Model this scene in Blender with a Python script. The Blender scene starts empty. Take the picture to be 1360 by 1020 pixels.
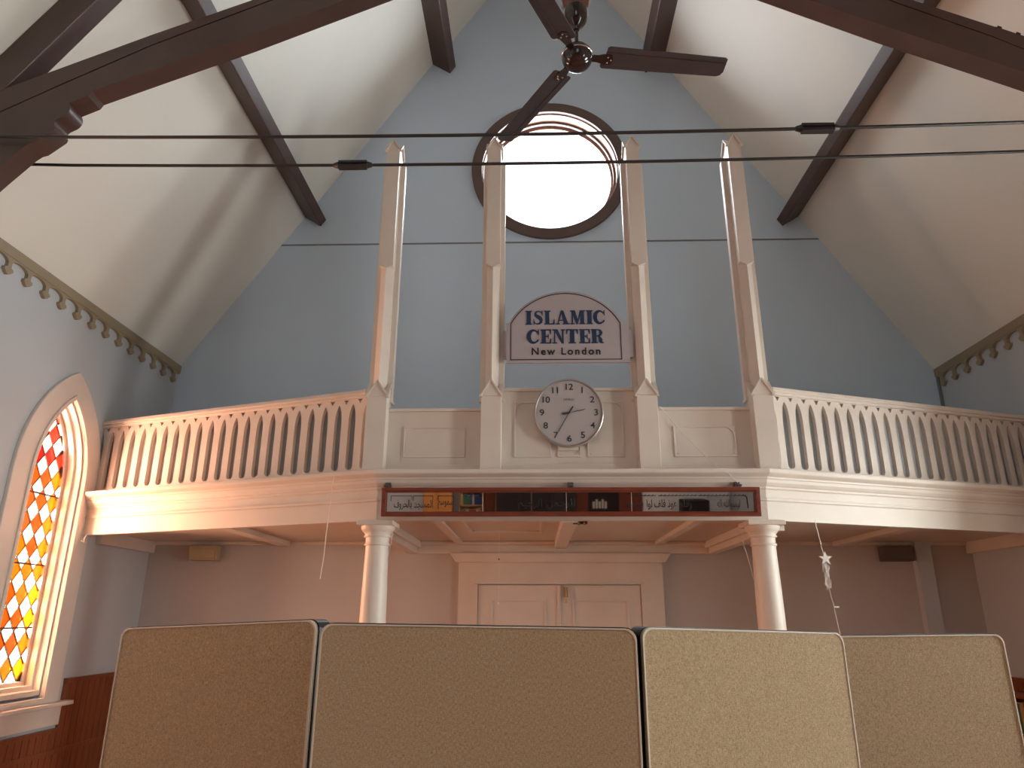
import bpy, bmesh, math, random
from mathutils import Vector, Matrix
from mathutils.geometry import tessellate_polygon

S = bpy.context.scene
COL = S.collection
random.seed(7)
PI = math.pi

# ------------------------------------------------------------------ camera
cam_d = bpy.data.cameras.new('camera')
cam_d.sensor_width = 36.0
cam_d.lens = 943.0 / 1360.0 * 36.0
cam = bpy.data.objects.new('camera', cam_d)
COL.objects.link(cam)
RX = Vector((0.99954, 0.02999, 0.00337)); RY = Vector((-0.00608, 0.31190, -0.95010)); RZ = Vector((-0.02954, 0.94963, 0.31194))
RZ.normalize(); RX = (RX - RZ * RX.dot(RZ)).normalized(); RY = RZ.cross(RX)
cam.matrix_world = Matrix(((RX.x, -RY.x, -RZ.x, 0), (RX.y, -RY.y, -RZ.y, 0), (RX.z, -RY.z, -RZ.z, 1.7), (0, 0, 0, 1)))
cam_d.clip_start = 0.05
S.camera = cam

# ------------------------------------------------------------------ world and light
w = bpy.data.worlds.new('sky'); S.world = w; w.use_nodes = True
w.node_tree.nodes['Background'].inputs[0].default_value = (0.93, 0.97, 1.0, 1)
w.node_tree.nodes['Background'].inputs[1].default_value = 2.6
S.view_settings.view_transform = 'Standard'; S.view_settings.look = 'None'
S.view_settings.gamma = 1.0; S.view_settings.use_curve_mapping = False
S.view_settings.exposure = 0.08
S.cycles.caustics_reflective = False
LEFT_P, RIGHT_P, REAR_W, ROUND_W = (480, 150, 70, 40), (330, 480, 460, 330), 12, 230
LEFT_C, RIGHT_C, REAR_C = (1.0, 0.74, 0.52), (0.90, 0.95, 1.0), (1.0, 0.95, 0.88)

sun_d = bpy.data.lights.new('sun', 'SUN'); sun_d.energy = 3.2; sun_d.angle = math.radians(0.6); sun_d.color = (1.0, 0.93, 0.82)
sun = bpy.data.objects.new('sun', sun_d); COL.objects.link(sun)
sun.rotation_euler = Vector((-1.0, 0.12, -0.42)).to_track_quat('-Z', 'Y').to_euler()

def area(name, loc, direction, sx, sy, power, color):
    d = bpy.data.lights.new(name, 'AREA'); d.shape = 'RECTANGLE'; d.size = sx; d.size_y = sy
    d.energy = power; d.color = color
    o = bpy.data.objects.new(name, d); COL.objects.link(o); o.location = loc
    o.rotation_euler = Vector(direction).to_track_quat('-Z', 'Y').to_euler()
    return o

# ------------------------------------------------------------------ materials
MATS = {}
def mat(name, col, rough=0.6, metal=0.0, var=0.06, scale=3.0, bump=0.0, bscale=60, stretch=None, spec=0.5, coat=0.0):
    if name in MATS: return MATS[name]
    m = bpy.data.materials.new(name); m.use_nodes = True; nt = m.node_tree; N = nt.nodes; L = nt.links
    b = N['Principled BSDF']; b.inputs['Roughness'].default_value = rough; b.inputs['Metallic'].default_value = metal
    b.inputs['Specular IOR Level'].default_value = spec; b.inputs['Coat Weight'].default_value = coat
    tc = N.new('ShaderNodeTexCoord'); mp = N.new('ShaderNodeMapping'); L.new(tc.outputs['Object'], mp.inputs[0])
    if stretch: mp.inputs['Scale'].default_value = stretch
    nz = N.new('ShaderNodeTexNoise'); nz.inputs['Scale'].default_value = scale; nz.inputs['Detail'].default_value = 5
    L.new(mp.outputs[0], nz.inputs['Vector'])
    r = N.new('ShaderNodeValToRGB')
    r.color_ramp.elements[0].position = 0.3; r.color_ramp.elements[1].position = 0.7
    r.color_ramp.elements[0].color = tuple(c * (1 - var) for c in col) + (1,)
    r.color_ramp.elements[1].color = tuple(min(1, c * (1 + var)) for c in col) + (1,)
    L.new(nz.outputs['Fac'], r.inputs[0]); L.new(r.outputs[0], b.inputs['Base Color'])
    if bump:
        n2 = N.new('ShaderNodeTexNoise'); n2.inputs['Scale'].default_value = bscale; n2.inputs['Detail'].default_value = 3
        L.new(mp.outputs[0], n2.inputs['Vector'])
        bp = N.new('ShaderNodeBump'); bp.inputs['Strength'].default_value = bump; bp.inputs['Distance'].default_value = 0.01
        L.new(n2.outputs['Fac'], bp.inputs['Height']); L.new(bp.outputs[0], b.inputs['Normal'])
    MATS[name] = m; return m

M_CEIL = mat('ceiling_plaster', (0.78, 0.765, 0.70), 0.75, var=0.03, scale=0.8, bump=0.15, bscale=12)
M_GABLE = mat('gable_paint', (0.61, 0.73, 0.86), 0.6, var=0.03, scale=0.7, bump=0.15, bscale=10)
M_LOWER = mat('lower_wall_paint', (0.50, 0.455, 0.43), 0.6, var=0.03, scale=0.9, bump=0.15, bscale=10)
M_WALL = mat('side_wall_paint', (0.50, 0.53, 0.56), 0.6, var=0.04, scale=0.9, bump=0.15, bscale=10)
M_TRIM = mat('cream_trim_paint', (0.70, 0.62, 0.55), 0.42, var=0.04, scale=4)
M_SOFFIT = mat('soffit_paint', (0.66, 0.58, 0.50), 0.5, var=0.04, scale=3)
M_BEAM = mat('brown_beam_paint', (0.074, 0.042, 0.036), 0.42, var=0.12, scale=5, bump=0.1, bscale=30)
M_RING = mat('brown_window_ring', (0.13, 0.085, 0.075), 0.5, var=0.08)
M_REVEAL = mat('window_reveal', (0.36, 0.21, 0.15), 0.5, var=0.05)
M_FRIEZE = mat('tan_frieze_paint', (0.30, 0.235, 0.15), 0.5, var=0.08)
M_STEEL = mat('dark_rod_steel', (0.03, 0.026, 0.026), 0.4, metal=0.3)
M_FAN = mat('fan_dark_lacquer', (0.022, 0.014, 0.014), 0.14, metal=0.0, var=0.1, coat=0.2)
M_BLADE = mat('fan_blade_brown', (0.040, 0.032, 0.036), 0.33, var=0.15, scale=4, stretch=(1, 8, 8))
M_FANBROWN = mat('fan_canopy_brown', (0.10, 0.035, 0.028), 0.25, var=0.1, coat=0.5)
M_CHROME = mat('chrome', (0.75, 0.74, 0.72), 0.15, metal=1.0, var=0.02)
M_MAHOG = mat('mahogany_frame', (0.17, 0.032, 0.015), 0.3, var=0.25, scale=8, stretch=(1, 6, 6), coat=0.3)
M_WAIN = mat('stained_wainscot', (0.24, 0.075, 0.032), 0.4, var=0.2, scale=5, stretch=(8, 8, 1))
M_WOODL = mat('light_oak', (0.50, 0.24, 0.08), 0.45, var=0.2, scale=6, stretch=(1, 1, 6))
M_OAKB = mat('orange_lit_oak', (0.72, 0.28, 0.06), 0.45, var=0.1, scale=6, stretch=(1, 1, 6))  # light oak brightened; orange light on the cupboard put into the colour
M_BACKB = mat('pale_backing_paint', (0.50, 0.53, 0.55), 0.6, var=0.03)
M_CARPET = mat('carpet_rust', (0.44, 0.18, 0.085), 0.95, var=0.15, scale=20, bump=0.4, bscale=300)
M_FACE = mat('clock_face', (0.40, 0.37, 0.37), 0.5, var=0.02)
M_SIGN = mat('sign_board', (0.42, 0.37, 0.39), 0.5, var=0.03)
M_BLACK = mat('black_paint', (0.012, 0.012, 0.014), 0.35, var=0.05)
M_NAVY = mat('navy_lettering', (0.006, 0.030, 0.085), 0.5, var=0.05)
M_SPK = mat('speaker_beige', (0.42, 0.34, 0.20), 0.6, var=0.06)
M_SPKD = mat('speaker_shaded', (0.10, 0.075, 0.065), 0.6, var=0.06)  # darker copy of the speaker tan; gallery shade put into the colour
M_STRING = mat('white_string', (0.75, 0.72, 0.68), 0.6)
M_WHITE = mat('white_paint', (0.8, 0.8, 0.78), 0.5, var=0.02)
M_DARK = mat('dark_interior', (0.02, 0.012, 0.012), 0.8)
M_LEAD = mat('lead_came', (0.03, 0.015, 0.012), 0.5, metal=0.2)
M_SEAM = mat('seam_line', (0.20, 0.22, 0.24), 0.8)
M_EDGE = mat('panel_welt', (0.62, 0.54, 0.44), 0.6, var=0.04)

def fabric_mat():
    m = bpy.data.materials.new('woven_oatmeal_fabric'); m.use_nodes = True; nt = m.node_tree; N = nt.nodes; L = nt.links
    b = N['Principled BSDF']; b.inputs['Roughness'].default_value = 0.95; b.inputs['Specular IOR Level'].default_value = 0.2
    b.inputs['Sheen Weight'].default_value = 0.25
    tc = N.new('ShaderNodeTexCoord')
    mp = N.new('ShaderNodeMapping'); mp.inputs['Scale'].default_value = (130, 130, 420); L.new(tc.outputs['Object'], mp.inputs[0])
    nz = N.new('ShaderNodeTexNoise'); nz.inputs['Scale'].default_value = 1.0; nz.inputs['Detail'].default_value = 4; L.new(mp.outputs[0], nz.inputs['Vector'])
    mp2 = N.new('ShaderNodeMapping'); mp2.inputs['Scale'].default_value = (460, 460, 100); L.new(tc.outputs['Object'], mp2.inputs[0])
    n2 = N.new('ShaderNodeTexNoise'); n2.inputs['Scale'].default_value = 1.0; n2.inputs['Detail'].default_value = 3; L.new(mp2.outputs[0], n2.inputs['Vector'])
    ad = N.new('ShaderNodeMath'); ad.operation = 'ADD'; L.new(nz.outputs['Fac'], ad.inputs[0]); L.new(n2.outputs['Fac'], ad.inputs[1])
    ml = N.new('ShaderNodeMath'); ml.operation = 'MULTIPLY'; ml.inputs[1].default_value = 0.5; L.new(ad.outputs[0], ml.inputs[0])
    r = N.new('ShaderNodeValToRGB'); r.color_ramp.elements[0].position = 0.36; r.color_ramp.elements[1].position = 0.64
    r.color_ramp.elements[0].color = (0.27, 0.18, 0.10, 1); r.color_ramp.elements[1].color = (0.54, 0.41, 0.26, 1)
    L.new(ml.outputs[0], r.inputs[0]); L.new(r.outputs[0], b.inputs['Base Color'])
    bp = N.new('ShaderNodeBump'); bp.inputs['Strength'].default_value = 0.5; bp.inputs['Distance'].default_value = 0.003
    L.new(ml.outputs[0], bp.inputs['Height']); L.new(bp.outputs[0], b.inputs['Normal'])
    return m
M_FABRIC = fabric_mat()

def glass_mat(name, col, gloss=0.06, var=0.0):
    m = bpy.data.materials.new(name); m.use_nodes = True; nt = m.node_tree; N = nt.nodes; L = nt.links
    for n in list(N): N.remove(n)
    out = N.new('ShaderNodeOutputMaterial'); mix = N.new('ShaderNodeMixShader'); tr = N.new('ShaderNodeBsdfTransparent'); gl = N.new('ShaderNodeBsdfGlossy')
    gl.inputs['Roughness'].default_value = 0.1; mix.inputs[0].default_value = gloss
    tc = N.new('ShaderNodeTexCoord'); nz = N.new('ShaderNodeTexNoise'); nz.inputs['Scale'].default_value = 14
    L.new(tc.outputs['Object'], nz.inputs['Vector'])
    r = N.new('ShaderNodeValToRGB'); r.color_ramp.elements[0].position = 0.35; r.color_ramp.elements[1].position = 0.7
    r.color_ramp.elements[0].color = tuple(c * (1 - var) for c in col) + (1,); r.color_ramp.elements[1].color = tuple(col) + (1,)
    L.new(nz.outputs['Fac'], r.inputs[0]); L.new(r.outputs[0], tr.inputs['Color'])
    L.new(tr.outputs[0], mix.inputs[1]); L.new(gl.outputs[0], mix.inputs[2]); L.new(mix.outputs[0], out.inputs[0])
    MATS[name] = m; return m
G_CLEAR = glass_mat('pale_glass', (0.97, 0.95, 0.90))
G_ORANGE = glass_mat('orange_glass', (0.80, 0.29, 0.05), var=0.14)
G_AMBER = glass_mat('amber_glass', (0.82, 0.42, 0.06), var=0.12)
G_RED = glass_mat('red_glass', (0.74, 0.11, 0.08), var=0.15)
G_WINDOW = glass_mat('window_glass', (0.98, 0.98, 0.98))

def mirror_mat():
    m = bpy.data.materials.new('mirror_silver'); m.use_nodes = True
    b = m.node_tree.nodes['Principled BSDF']; b.inputs['Metallic'].default_value = 1; b.inputs['Roughness'].default_value = 0.02
    b.inputs['Base Color'].default_value = (0.82, 0.80, 0.80, 1); return m
M_MIRROR = mirror_mat()

# ------------------------------------------------------------------ mesh helpers
class MB:
    def __init__(s): s.v = []; s.f = []
    def add(s, vs, fs):
        o = len(s.v); s.v += [Vector(v) for v in vs]; s.f += [tuple(i + o for i in f) for f in fs]; return s
    def box(s, x0, x1, y0, y1, z0, z1):
        return s.add([(x, y, z) for x in (x0, x1) for y in (y0, y1) for z in (z0, z1)],
                     [(0, 1, 3, 2), (4, 6, 7, 5), (0, 4, 5, 1), (2, 3, 7, 6), (0, 2, 6, 4), (1, 5, 7, 3)])
    def obox(s, c, u, v, n, a, b, d):
        """oriented box: centre c, axes u,v,n, half sizes a,b,d"""
        c, u, v, n = Vector(c), Vector(u).normalized(), Vector(v).normalized(), Vector(n).normalized()
        return s.add([c + u * a * i + v * b * j + n * d * k for i in (-1, 1) for j in (-1, 1) for k in (-1, 1)],
                     [(0, 1, 3, 2), (4, 6, 7, 5), (0, 4, 5, 1), (2, 3, 7, 6), (0, 2, 6, 4), (1, 5, 7, 3)])
    def plate(s, outer, holes, org, u, v, t):
        """flat polygon with holes in plane (org,u,v), extruded by vector t"""
        org, u, v, t = Vector(org), Vector(u), Vector(v), Vector(t)
        loops = [outer] + list(holes)
        pts = [[org + u * p[0] + v * p[1] for p in lp] for lp in loops]
        tris = tessellate_polygon([[Vector((p[0], p[1], 0)) for p in lp] for lp in loops])
        flat = [p for lp in pts for p in lp]; n = len(flat)
        fs = [tuple(tr) for tr in tris] + [tuple(i + n for i in reversed(tr)) for tr in tris]
        o = 0
        for lp in pts:
            k = len(lp)
            for i in range(k):
                j = (i + 1) % k; fs.append((o + i, o + j, o + j + n, o + i + n))
            o += k
        return s.add(flat + [p + t for p in flat], fs)
    def lathe(s, prof, c, axis=(0, 0, 1), seg=32):
        c = Vector(c); ax = Vector(axis).normalized(); a = ax.orthogonal().normalized(); b = ax.cross(a)
        if abs(ax.z) > 0.99: a, b = Vector((1, 0, 0)), Vector((0, 1, 0))
        vs = []; fs = []
        for r, h in prof:
            for i in range(seg):
                t = 2 * PI * i / seg; vs.append(c + ax * h + (a * math.cos(t) + b * math.sin(t)) * max(r, 1e-4))
        for k in range(len(prof) - 1):
            for i in range(seg):
                j = (i + 1) % seg; fs.append((k * seg + i, k * seg + j, (k + 1) * seg + j, (k + 1) * seg + i))
        fs.append(tuple(range(seg))); fs.append(tuple((len(prof) - 1) * seg + i for i in reversed(range(seg))))
        return s.add(vs, fs)
    def tube(s, path, r, seg=8):
        path = [Vector(p) for p in path]; vs = []; fs = []
        for k, p in enumerate(path):
            d = (path[min(k + 1, len(path) - 1)] - path[max(k - 1, 0)]).normalized()
            a = d.cross(Vector((0, 0, 1))) if abs(d.z) < 0.9 else d.cross(Vector((1, 0, 0)))
            a.normalize(); b = d.cross(a)
            rr = r[k] if isinstance(r, (list, tuple)) else r
            vs += [p + (a * math.cos(2 * PI * i / seg) + b * math.sin(2 * PI * i / seg)) * rr for i in range(seg)]
        for k in range(len(path) - 1):
            for i in range(seg):
                j = (i + 1) % seg; fs.append((k * seg + i, k * seg + j, (k + 1) * seg + j, (k + 1) * seg + i))
        fs.append(tuple(range(seg))); fs.append(tuple((len(path) - 1) * seg + i for i in reversed(range(seg))))
        return s.add(vs, fs)
    def sweep(s, path, prof):
        """closed profile [(offset,z)] along open XY path with mitred corners; offset>0 is to the right of travel"""
        P = [Vector((p[0], p[1])) for p in path]; vs = []; fs = []; n = len(prof)
        for k, p in enumerate(P):
            d0 = (P[k] - P[k - 1]).normalized() if k else (P[1] - P[0]).normalized()
            d1 = (P[k + 1] - P[k]).normalized() if k < len(P) - 1 else d0
            n0 = Vector((d0.y, -d0.x)); n1 = Vector((d1.y, -d1.x)); m = (n0 + n1).normalized(); m = m / max(0.2, m.dot(n0))
            vs += [(p.x + m.x * o, p.y + m.y * o, z) for o, z in prof]
        for k in range(len(P) - 1):
            for i in range(n):
                j = (i + 1) % n; fs.append((k * n + i, k * n + j, (k + 1) * n + j, (k + 1) * n + i))
        fs.append(tuple(range(n))); fs.append(tuple((len(P) - 1) * n + i for i in reversed(range(n))))
        return s.add(vs, fs)
    def build(s, name, m, parent=None, smooth=False, bevel=0.0, local=False, **tags):
        me = bpy.data.meshes.new(name)
        off = Vector((0, 0, 0)) if (parent is None or local) else wloc(parent)
        me.from_pydata([tuple(v - off) for v in s.v], [], s.f)
        bm = bmesh.new(); bm.from_mesh(me); bmesh.ops.recalc_face_normals(bm, faces=bm.faces)
        if smooth:
            for f in bm.faces: f.smooth = True
            for e in bm.edges:
                if len(e.link_faces) == 2 and e.calc_face_angle(0) > 0.6: e.smooth = False
        bm.to_mesh(me); bm.free(); me.materials.append(m)
        o = bpy.data.objects.new(name, me); COL.objects.link(o); o.parent = parent
        if bevel:
            b = o.modifiers.new('bevel', 'BEVEL'); b.width = bevel; b.segments = 2; b.limit_method = 'ANGLE'; b.angle_limit = 0.6
        for k, v in tags.items(): o[k] = v
        return o

def wloc(o):
    p = Vector((0, 0, 0))
    while o: p += o.location; o = o.parent
    return p
def thing(name, label, cat, loc=(0, 0, 0), group=None, rz=0):
    o = bpy.data.objects.new(name, None); COL.objects.link(o); o.location = loc; o.rotation_euler.z = rz
    o['label'] = label; o['category'] = cat
    if group: o['group'] = group
    return o
def struct(name, loc=(0, 0, 0)):
    o = bpy.data.objects.new(name, None); COL.objects.link(o); o.location = loc; o['kind'] = 'structure'; return o
def copy_tree(o, parent=None):
    c = o.copy(); COL.objects.link(c); c.parent = parent
    for ch in [x for x in o.children]: copy_tree(ch, c)
    return c
def text_mesh(txt, size, extr, name, m, parent, mtx, offset=0.0, spacing=1.0, align='CENTER', sx=1.0):
    cu = bpy.data.curves.new(name, 'FONT'); cu.body = txt; cu.size = size; cu.extrude = extr; cu.offset = offset
    cu.space_character = spacing; cu.align_x = align; cu.align_y = 'CENTER'
    t = bpy.data.objects.new(name + '_src', cu); COL.objects.link(t)
    bpy.context.view_layer.update()
    dg = bpy.context.evaluated_depsgraph_get()
    me = bpy.data.meshes.new_from_object(t.evaluated_get(dg)); bpy.data.objects.remove(t)
    me.transform(Matrix.Diagonal((sx, 1, 1, 1)))
    off = wloc(parent) if parent else Vector()
    me.transform(Matrix.Translation(-off) @ mtx); me.materials.clear(); me.materials.append(m); me.name = name
    o = bpy.data.objects.new(name, me); COL.objects.link(o); o.parent = parent; return o
def FRONT(x, y, z, roll=0.0):
    """text plane facing the camera side (-Y)"""
    return Matrix.Translation((x, y, z)) @ Matrix.Rotation(PI / 2, 4, 'X') @ Matrix.Rotation(roll, 4, 'Z')
def circ(cx, cz, r, n=64, a0=0, a1=2 * PI, close=True):
    k = n if close else n + 1
    return [(cx + r * math.cos(a0 + (a1 - a0) * i / n), cz + r * math.sin(a0 + (a1 - a0) * i / n)) for i in range(k)]

# ------------------------------------------------------------------ room dimensions
XL, XR = -4.19, 4.61
YG, YR = 7.8, -6.2          # gable wall plane, rear wall plane
EL, ER = 4.477, 4.363       # eaves
APX, APZ = 0.22, 11.24
T = 0.3                     # wall thickness
CX = 0.282                  # centre line of gallery
HX = 1.5                    # half width of gallery front section

def lancet(cy, hw, off, z0, zb, n=10):
    """pointed arch polygon around cy; hw half width of outer casing, off inset"""
    R = 2 * hw - off; a = math.acos(hw / R)
    pts = [(cy - hw + off, zb), (cy + hw - off, zb)]
    pts += [(cy - hw + R * math.cos(a * i / n), z0 + R * math.sin(a * i / n)) for i in range(n + 1)]
    pts += [(cy + hw - R * math.cos(a * i / n), z0 + R * math.sin(a * i / n)) for i in range(n - 1, -1, -1)]
    return pts

# ------------------------------------------------------------------ shell
floor = MB().box(XL - T, XR + T, YR - T, YG + T, -0.1, 0).build('floor', M_CARPET, kind='structure')
WIN_L = [6.05, 3.05, 0.05, -2.95]
WIN_R = [4.75, 3.05, 0.05, -2.95]
def side_wall(name, X, out, wins, eave):
    hs = [lancet(c, 0.57, 0.22, 2.84, 1.06) for c in wins]
    outer = [(YR, 0), (YG + T, 0), (YG + T, eave + .05), (YR, eave + .05)]
    return MB().plate(outer, hs, (X, 0, 0), (0, 1, 0), (0, 0, 1), (out * T, 0, 0)).build(name, M_WALL, kind='structure')
side_wall('wall_left', XL, -1, WIN_L, EL)
side_wall('wall_right', XR, 1, WIN_R, ER)
def gable_poly(dz=0.0):
    return [(XL - T, 0), (XR + T, 0), (XR + T, ER), (XR, ER + dz), (APX, APZ + dz), (XL, EL + dz), (XL - T, EL)]
WX, WZ = 0.235, 7.14        # round window centre
upper = [(XL - T, 2.6), (XR + T, 2.6)] + gable_poly(0.02)[2:]
MB().plate(upper, [circ(WX, WZ, 0.88)], (0, YG, 0), (1, 0, 0), (0, 0, 1), (0, T, 0)).build('wall_back', M_GABLE, kind='structure')
MB().box(XL - T, XR + T, YG, YG + T, 0, 2.6).build('wall_back', M_LOWER, kind='structure')
REAR_HOLE = [(-0.9, 3.0), (1.35, 3.0), (1.35, 5.6), (1.1, 6.4), (.22, 7.3), (-.66, 6.4), (-0.9, 5.6)]
MB().plate(gable_poly(0.02), [REAR_HOLE], (0, YR, 0), (1, 0, 0), (0, 0, 1), (0, -T, 0)).build('wall_front', M_WALL, kind='structure')
for x0, z0, x1, z1 in ((XL, EL, APX, APZ), (XR, ER, APX, APZ)):
    d = Vector((x1 - x0, 0, z1 - z0)); n = Vector((-d.z, 0, d.x)).normalized()
    if n.z < 0: n = -n
    a = Vector((x0, YR - T, z0)) - d.normalized() * 0.45; b = Vector((x1, YR - T, z1)) + d.normalized() * 0.01; L = Vector((0, YG + T - YR + T, 0))
    MB().add([a, b, b + L, a + L, a + n * .2, b + n * .2, b + L + n * .2, a + L + n * .2],
             [(0, 1, 2, 3), (7, 6, 5, 4), (0, 4, 5, 1), (1, 5, 6, 2), (2, 6, 7, 3), (3, 7, 4, 0)]).build('ceiling', M_CEIL, kind='structure')
# thin horizontal plaster joint on the gable wall
MB().box(-3.14, 3.62, YG - 0.006, YG + .01, 6.095, 6.113).build('trim_1', M_SEAM, kind='structure')
# thin dark strip in the gable corner, right
MB().box(XR - 0.025, XR + .01, YG - 0.03, YG + .01, 3.3, 4.36).build('trim_2', M_SEAM, kind='structure')

# wainscot: boards with grooves on the low walls
def wainscot(name, p0, p1, nrm, z1, pitch=0.085):
    root = struct(name, (p0[0], p0[1], 0))
    p0 = Vector((p0[0], p0[1], 0)); p1 = Vector((p1[0], p1[1], 0)); u = (p1 - p0).normalized(); Ln = (p1 - p0).length; n = Vector(nrm + (0,))
    k = max(1, int(Ln / pitch)); pitch = Ln / k; bd = MB()
    for i in range(k):
        c = p0 + u * (i + .5) * pitch + n * 0.010 + Vector((0, 0, z1 / 2))
        bd.obox(c, u, (0, 0, 1), n, pitch / 2 - 0.004, z1 / 2, 0.010)
    bd.build('board', M_WAIN, root, kind='stuff')
    MB().obox(p0 + u * Ln / 2 + n * 0.02 + Vector((0, 0, z1 + .012)), u, (0, 0, 1), n, Ln / 2, 0.018, 0.022).build('cap_rail', M_WAIN, root)
    MB().obox(p0 + u * Ln / 2 + n * 0.026 + Vector((0, 0, 0.09)), u, (0, 0, 1), n, Ln / 2, 0.09, 0.012).build('base_rail', M_WAIN, root)
wainscot('wainscot_left', (XL, YG), (XL, 6.70), (1, 0), 1.14)
wainscot('wainscot_right', (XR, 5.45), (XR, YG), (-1, 0), 1.14)
wainscot('wainscot_back', (XL, YG), (-0.84, YG), (0, -1), 1.14)
wainscot('wainscot_back', (1.42, YG), (XR, YG), (0, -1), 1.14)
wainscot('wainscot_left', (XL, 6.70), (XL, YR), (1, 0), 0.74)
wainscot('wainscot_right', (XR, YR), (XR, 5.45), (-1, 0), 0.74)

# ------------------------------------------------------------------ round window
rw = struct('window_2', (WX, YG, WZ))
MB().plate(circ(WX, WZ, 1.0, 96), [circ(WX, WZ, 0.87, 96)], (0, YG - 0.05, 0), (1, 0, 0), (0, 0, 1), (0, .055, 0)).build('outer_ring', M_RING, rw, bevel=.006)
MB().plate(circ(WX, WZ, 0.90, 96), [circ(WX, WZ, 0.855, 96)], (0, YG + 0.004, 0), (1, 0, 0), (0, 0, 1), (0, .29, 0)).build('reveal', M_REVEAL, rw, smooth=True)
MB().plate(circ(WX, WZ, 0.87, 96), [circ(WX, WZ, 0.825, 96)], (0, YG + 0.14, 0), (1, 0, 0), (0, 0, 1), (0, .04, 0)).build('stop_ring', M_RING, rw)
MB().plate(circ(WX, WZ, 0.86, 96), [circ(WX, WZ, 0.80, 96)], (0, YG + 0.22, 0), (1, 0, 0), (0, 0, 1), (0, .05, 0)).build('sash_ring', M_REVEAL, rw)
MB().plate(circ(WX, WZ, 0.83, 64), [], (0, YG + 0.24, 0), (1, 0, 0), (0, 0, 1), (0, .006, 0)).build('pane', G_WINDOW, rw)
area('round_window_daylight', (WX, YG + .6, WZ), (0, -1, -0.1), 1.9, 1.9, ROUND_W, (0.85, 0.93, 1.0))

# ------------------------------------------------------------------ lancet windows (built at wall x=0, facing +X, centre y=0)
def clip_poly(poly, clip):
    """Sutherland-Hodgman, clip is convex and counter-clockwise"""
    out = poly
    for i in range(len(clip)):
        a, b = clip[i], clip[(i + 1) % len(clip)]
        if (a[0] - b[0]) ** 2 + (a[1] - b[1]) ** 2 < 1e-10: continue
        inp, out = out, []
        side = lambda p: (b[0] - a[0]) * (p[1] - a[1]) - (b[1] - a[1]) * (p[0] - a[0])
        for k in range(len(inp)):
            p, q = inp[k], inp[(k + 1) % len(inp)]; sp, sq = side(p), side(q)
            if sp >= 0: out.append(p)
            if (sp >= 0) != (sq >= 0):
                t = sp / (sp - sq); out.append((p[0] + (q[0] - p[0]) * t, p[1] + (q[1] - p[1]) * t))
        if len(out) < 3: return []
    return out
def poly_area(p): return abs(sum(p[i][0] * p[(i + 1) % len(p)][1] - p[(i + 1) % len(p)][0] * p[i][1] for i in range(len(p)))) / 2

def make_lancet(name, label=None):
    root = struct(name)
    U, V = (0, 1, 0), (0, 0, 1)
    hw, z0 = 0.57, 2.84
    MB().plate(lancet(0, hw, 0, z0, 0.99), [lancet(0, hw, .22, z0, 1.03)], (0.035, 0, 0), U, V, (-.036, 0, 0)).build('casing', M_TRIM, root, bevel=.008)
    MB().plate(lancet(0, hw, .185, z0, 1.01), [lancet(0, hw, .222, z0, 1.04)], (0.05, 0, 0), U, V, (-.016, 0, 0)).build('casing_bead', M_TRIM, root, bevel=.006)
    MB().plate(lancet(0, hw, .205, z0, 1.04), [lancet(0, hw, .235, z0, 1.10)], (0.0, 0, 0), U, V, (-.28, 0, 0)).build('jamb', M_TRIM, root)
    MB().plate(lancet(0, hw, .225, z0, 1.06), [lancet(0, hw, .255, z0, 1.14)], (-0.06, 0, 0), U, V, (-.05, 0, 0)).build('stop_moulding', M_TRIM, root, bevel=.006)
    MB().plate(lancet(0, hw, .225, z0, 1.08), [lancet(0, hw, .272, z0, 1.17)], (-0.135, 0, 0), U, V, (-.05, 0, 0)).build('sash', M_TRIM, root, bevel=.004)
    MB().box(-0.06, 0.10, -.70, .70, 0.955, 0.99).build('sill', M_TRIM, root, bevel=.008)
    MB().box(-0.01, 0.045, -.62, .62, 0.80, 0.955).build('apron', M_TRIM, root, bevel=.004)
    MB().box(-0.20, -0.02, -.36, .36, 1.0, 1.105).build('stool', M_TRIM, root, bevel=.004)
    # diamond panes
    clip = lancet(0, hw, .27, z0, 1.172, 8)
    a = sum(clip[i][0] * clip[(i + 1) % len(clip)][1] - clip[(i + 1) % len(clip)][0] * clip[i][1] for i in range(len(clip)))
    if a < 0: clip = clip[::-1]
    dw, dh = 0.152, 0.198
    lead = MB(); gx = -0.155
    k = 0; z = 1.172
    for r in range(0, 26):
        zc = 1.178 + r * dh / 2
        for c in range(-4, 5):
            yc = 0.02 + (c + (0.5 if r % 2 else 0)) * dw
            g = 0.0035
            dm = [(yc - dw / 2, zc), (yc, zc - dh / 2), (yc + dw / 2, zc), (yc, zc + dh / 2)]
            inner = [(yc - dw / 2 + g, zc), (yc, zc - dh / 2 + g * 1.3), (yc + dw / 2 - g, zc), (yc, zc + dh / 2 - g * 1.3)]
            p = clip_poly(inner, clip)
            if len(p) < 3 or poly_area(p) < 1e-4: continue
            if r % 2 == 0: m = G_CLEAR
            else:
                m = G_RED if zc > 3.02 else (G_AMBER if ((r * 7 + c * 5) % 9 in (0, 4)) or zc < 1.35 else G_ORANGE)
            MB().plate(p, [], (gx, 0, 0), U, V, (-.004, 0, 0)).build('pane', m, root)
            full = clip_poly(dm, clip)
            if len(full) >= 3:
                lead.plate(full, [p], (gx + .004, 0, 0), U, V, (-.012, 0, 0))
    for zb in (1.60, 2.12, 2.72):
        hwz = 0.30
        lead.box(gx, gx + .012, -hwz, hwz, zb - .006, zb + .006)
    lead.build('came', M_LEAD, root, kind='stuff')
    return root
w1 = make_lancet('window_1'); w1.location = (XL, WIN_L[0], 0)
n = 3
for c in WIN_L[1:]:
    o = copy_tree(w1); o.location = (XL, c, 0); o.name = 'window_%d' % n; n += 1
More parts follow.
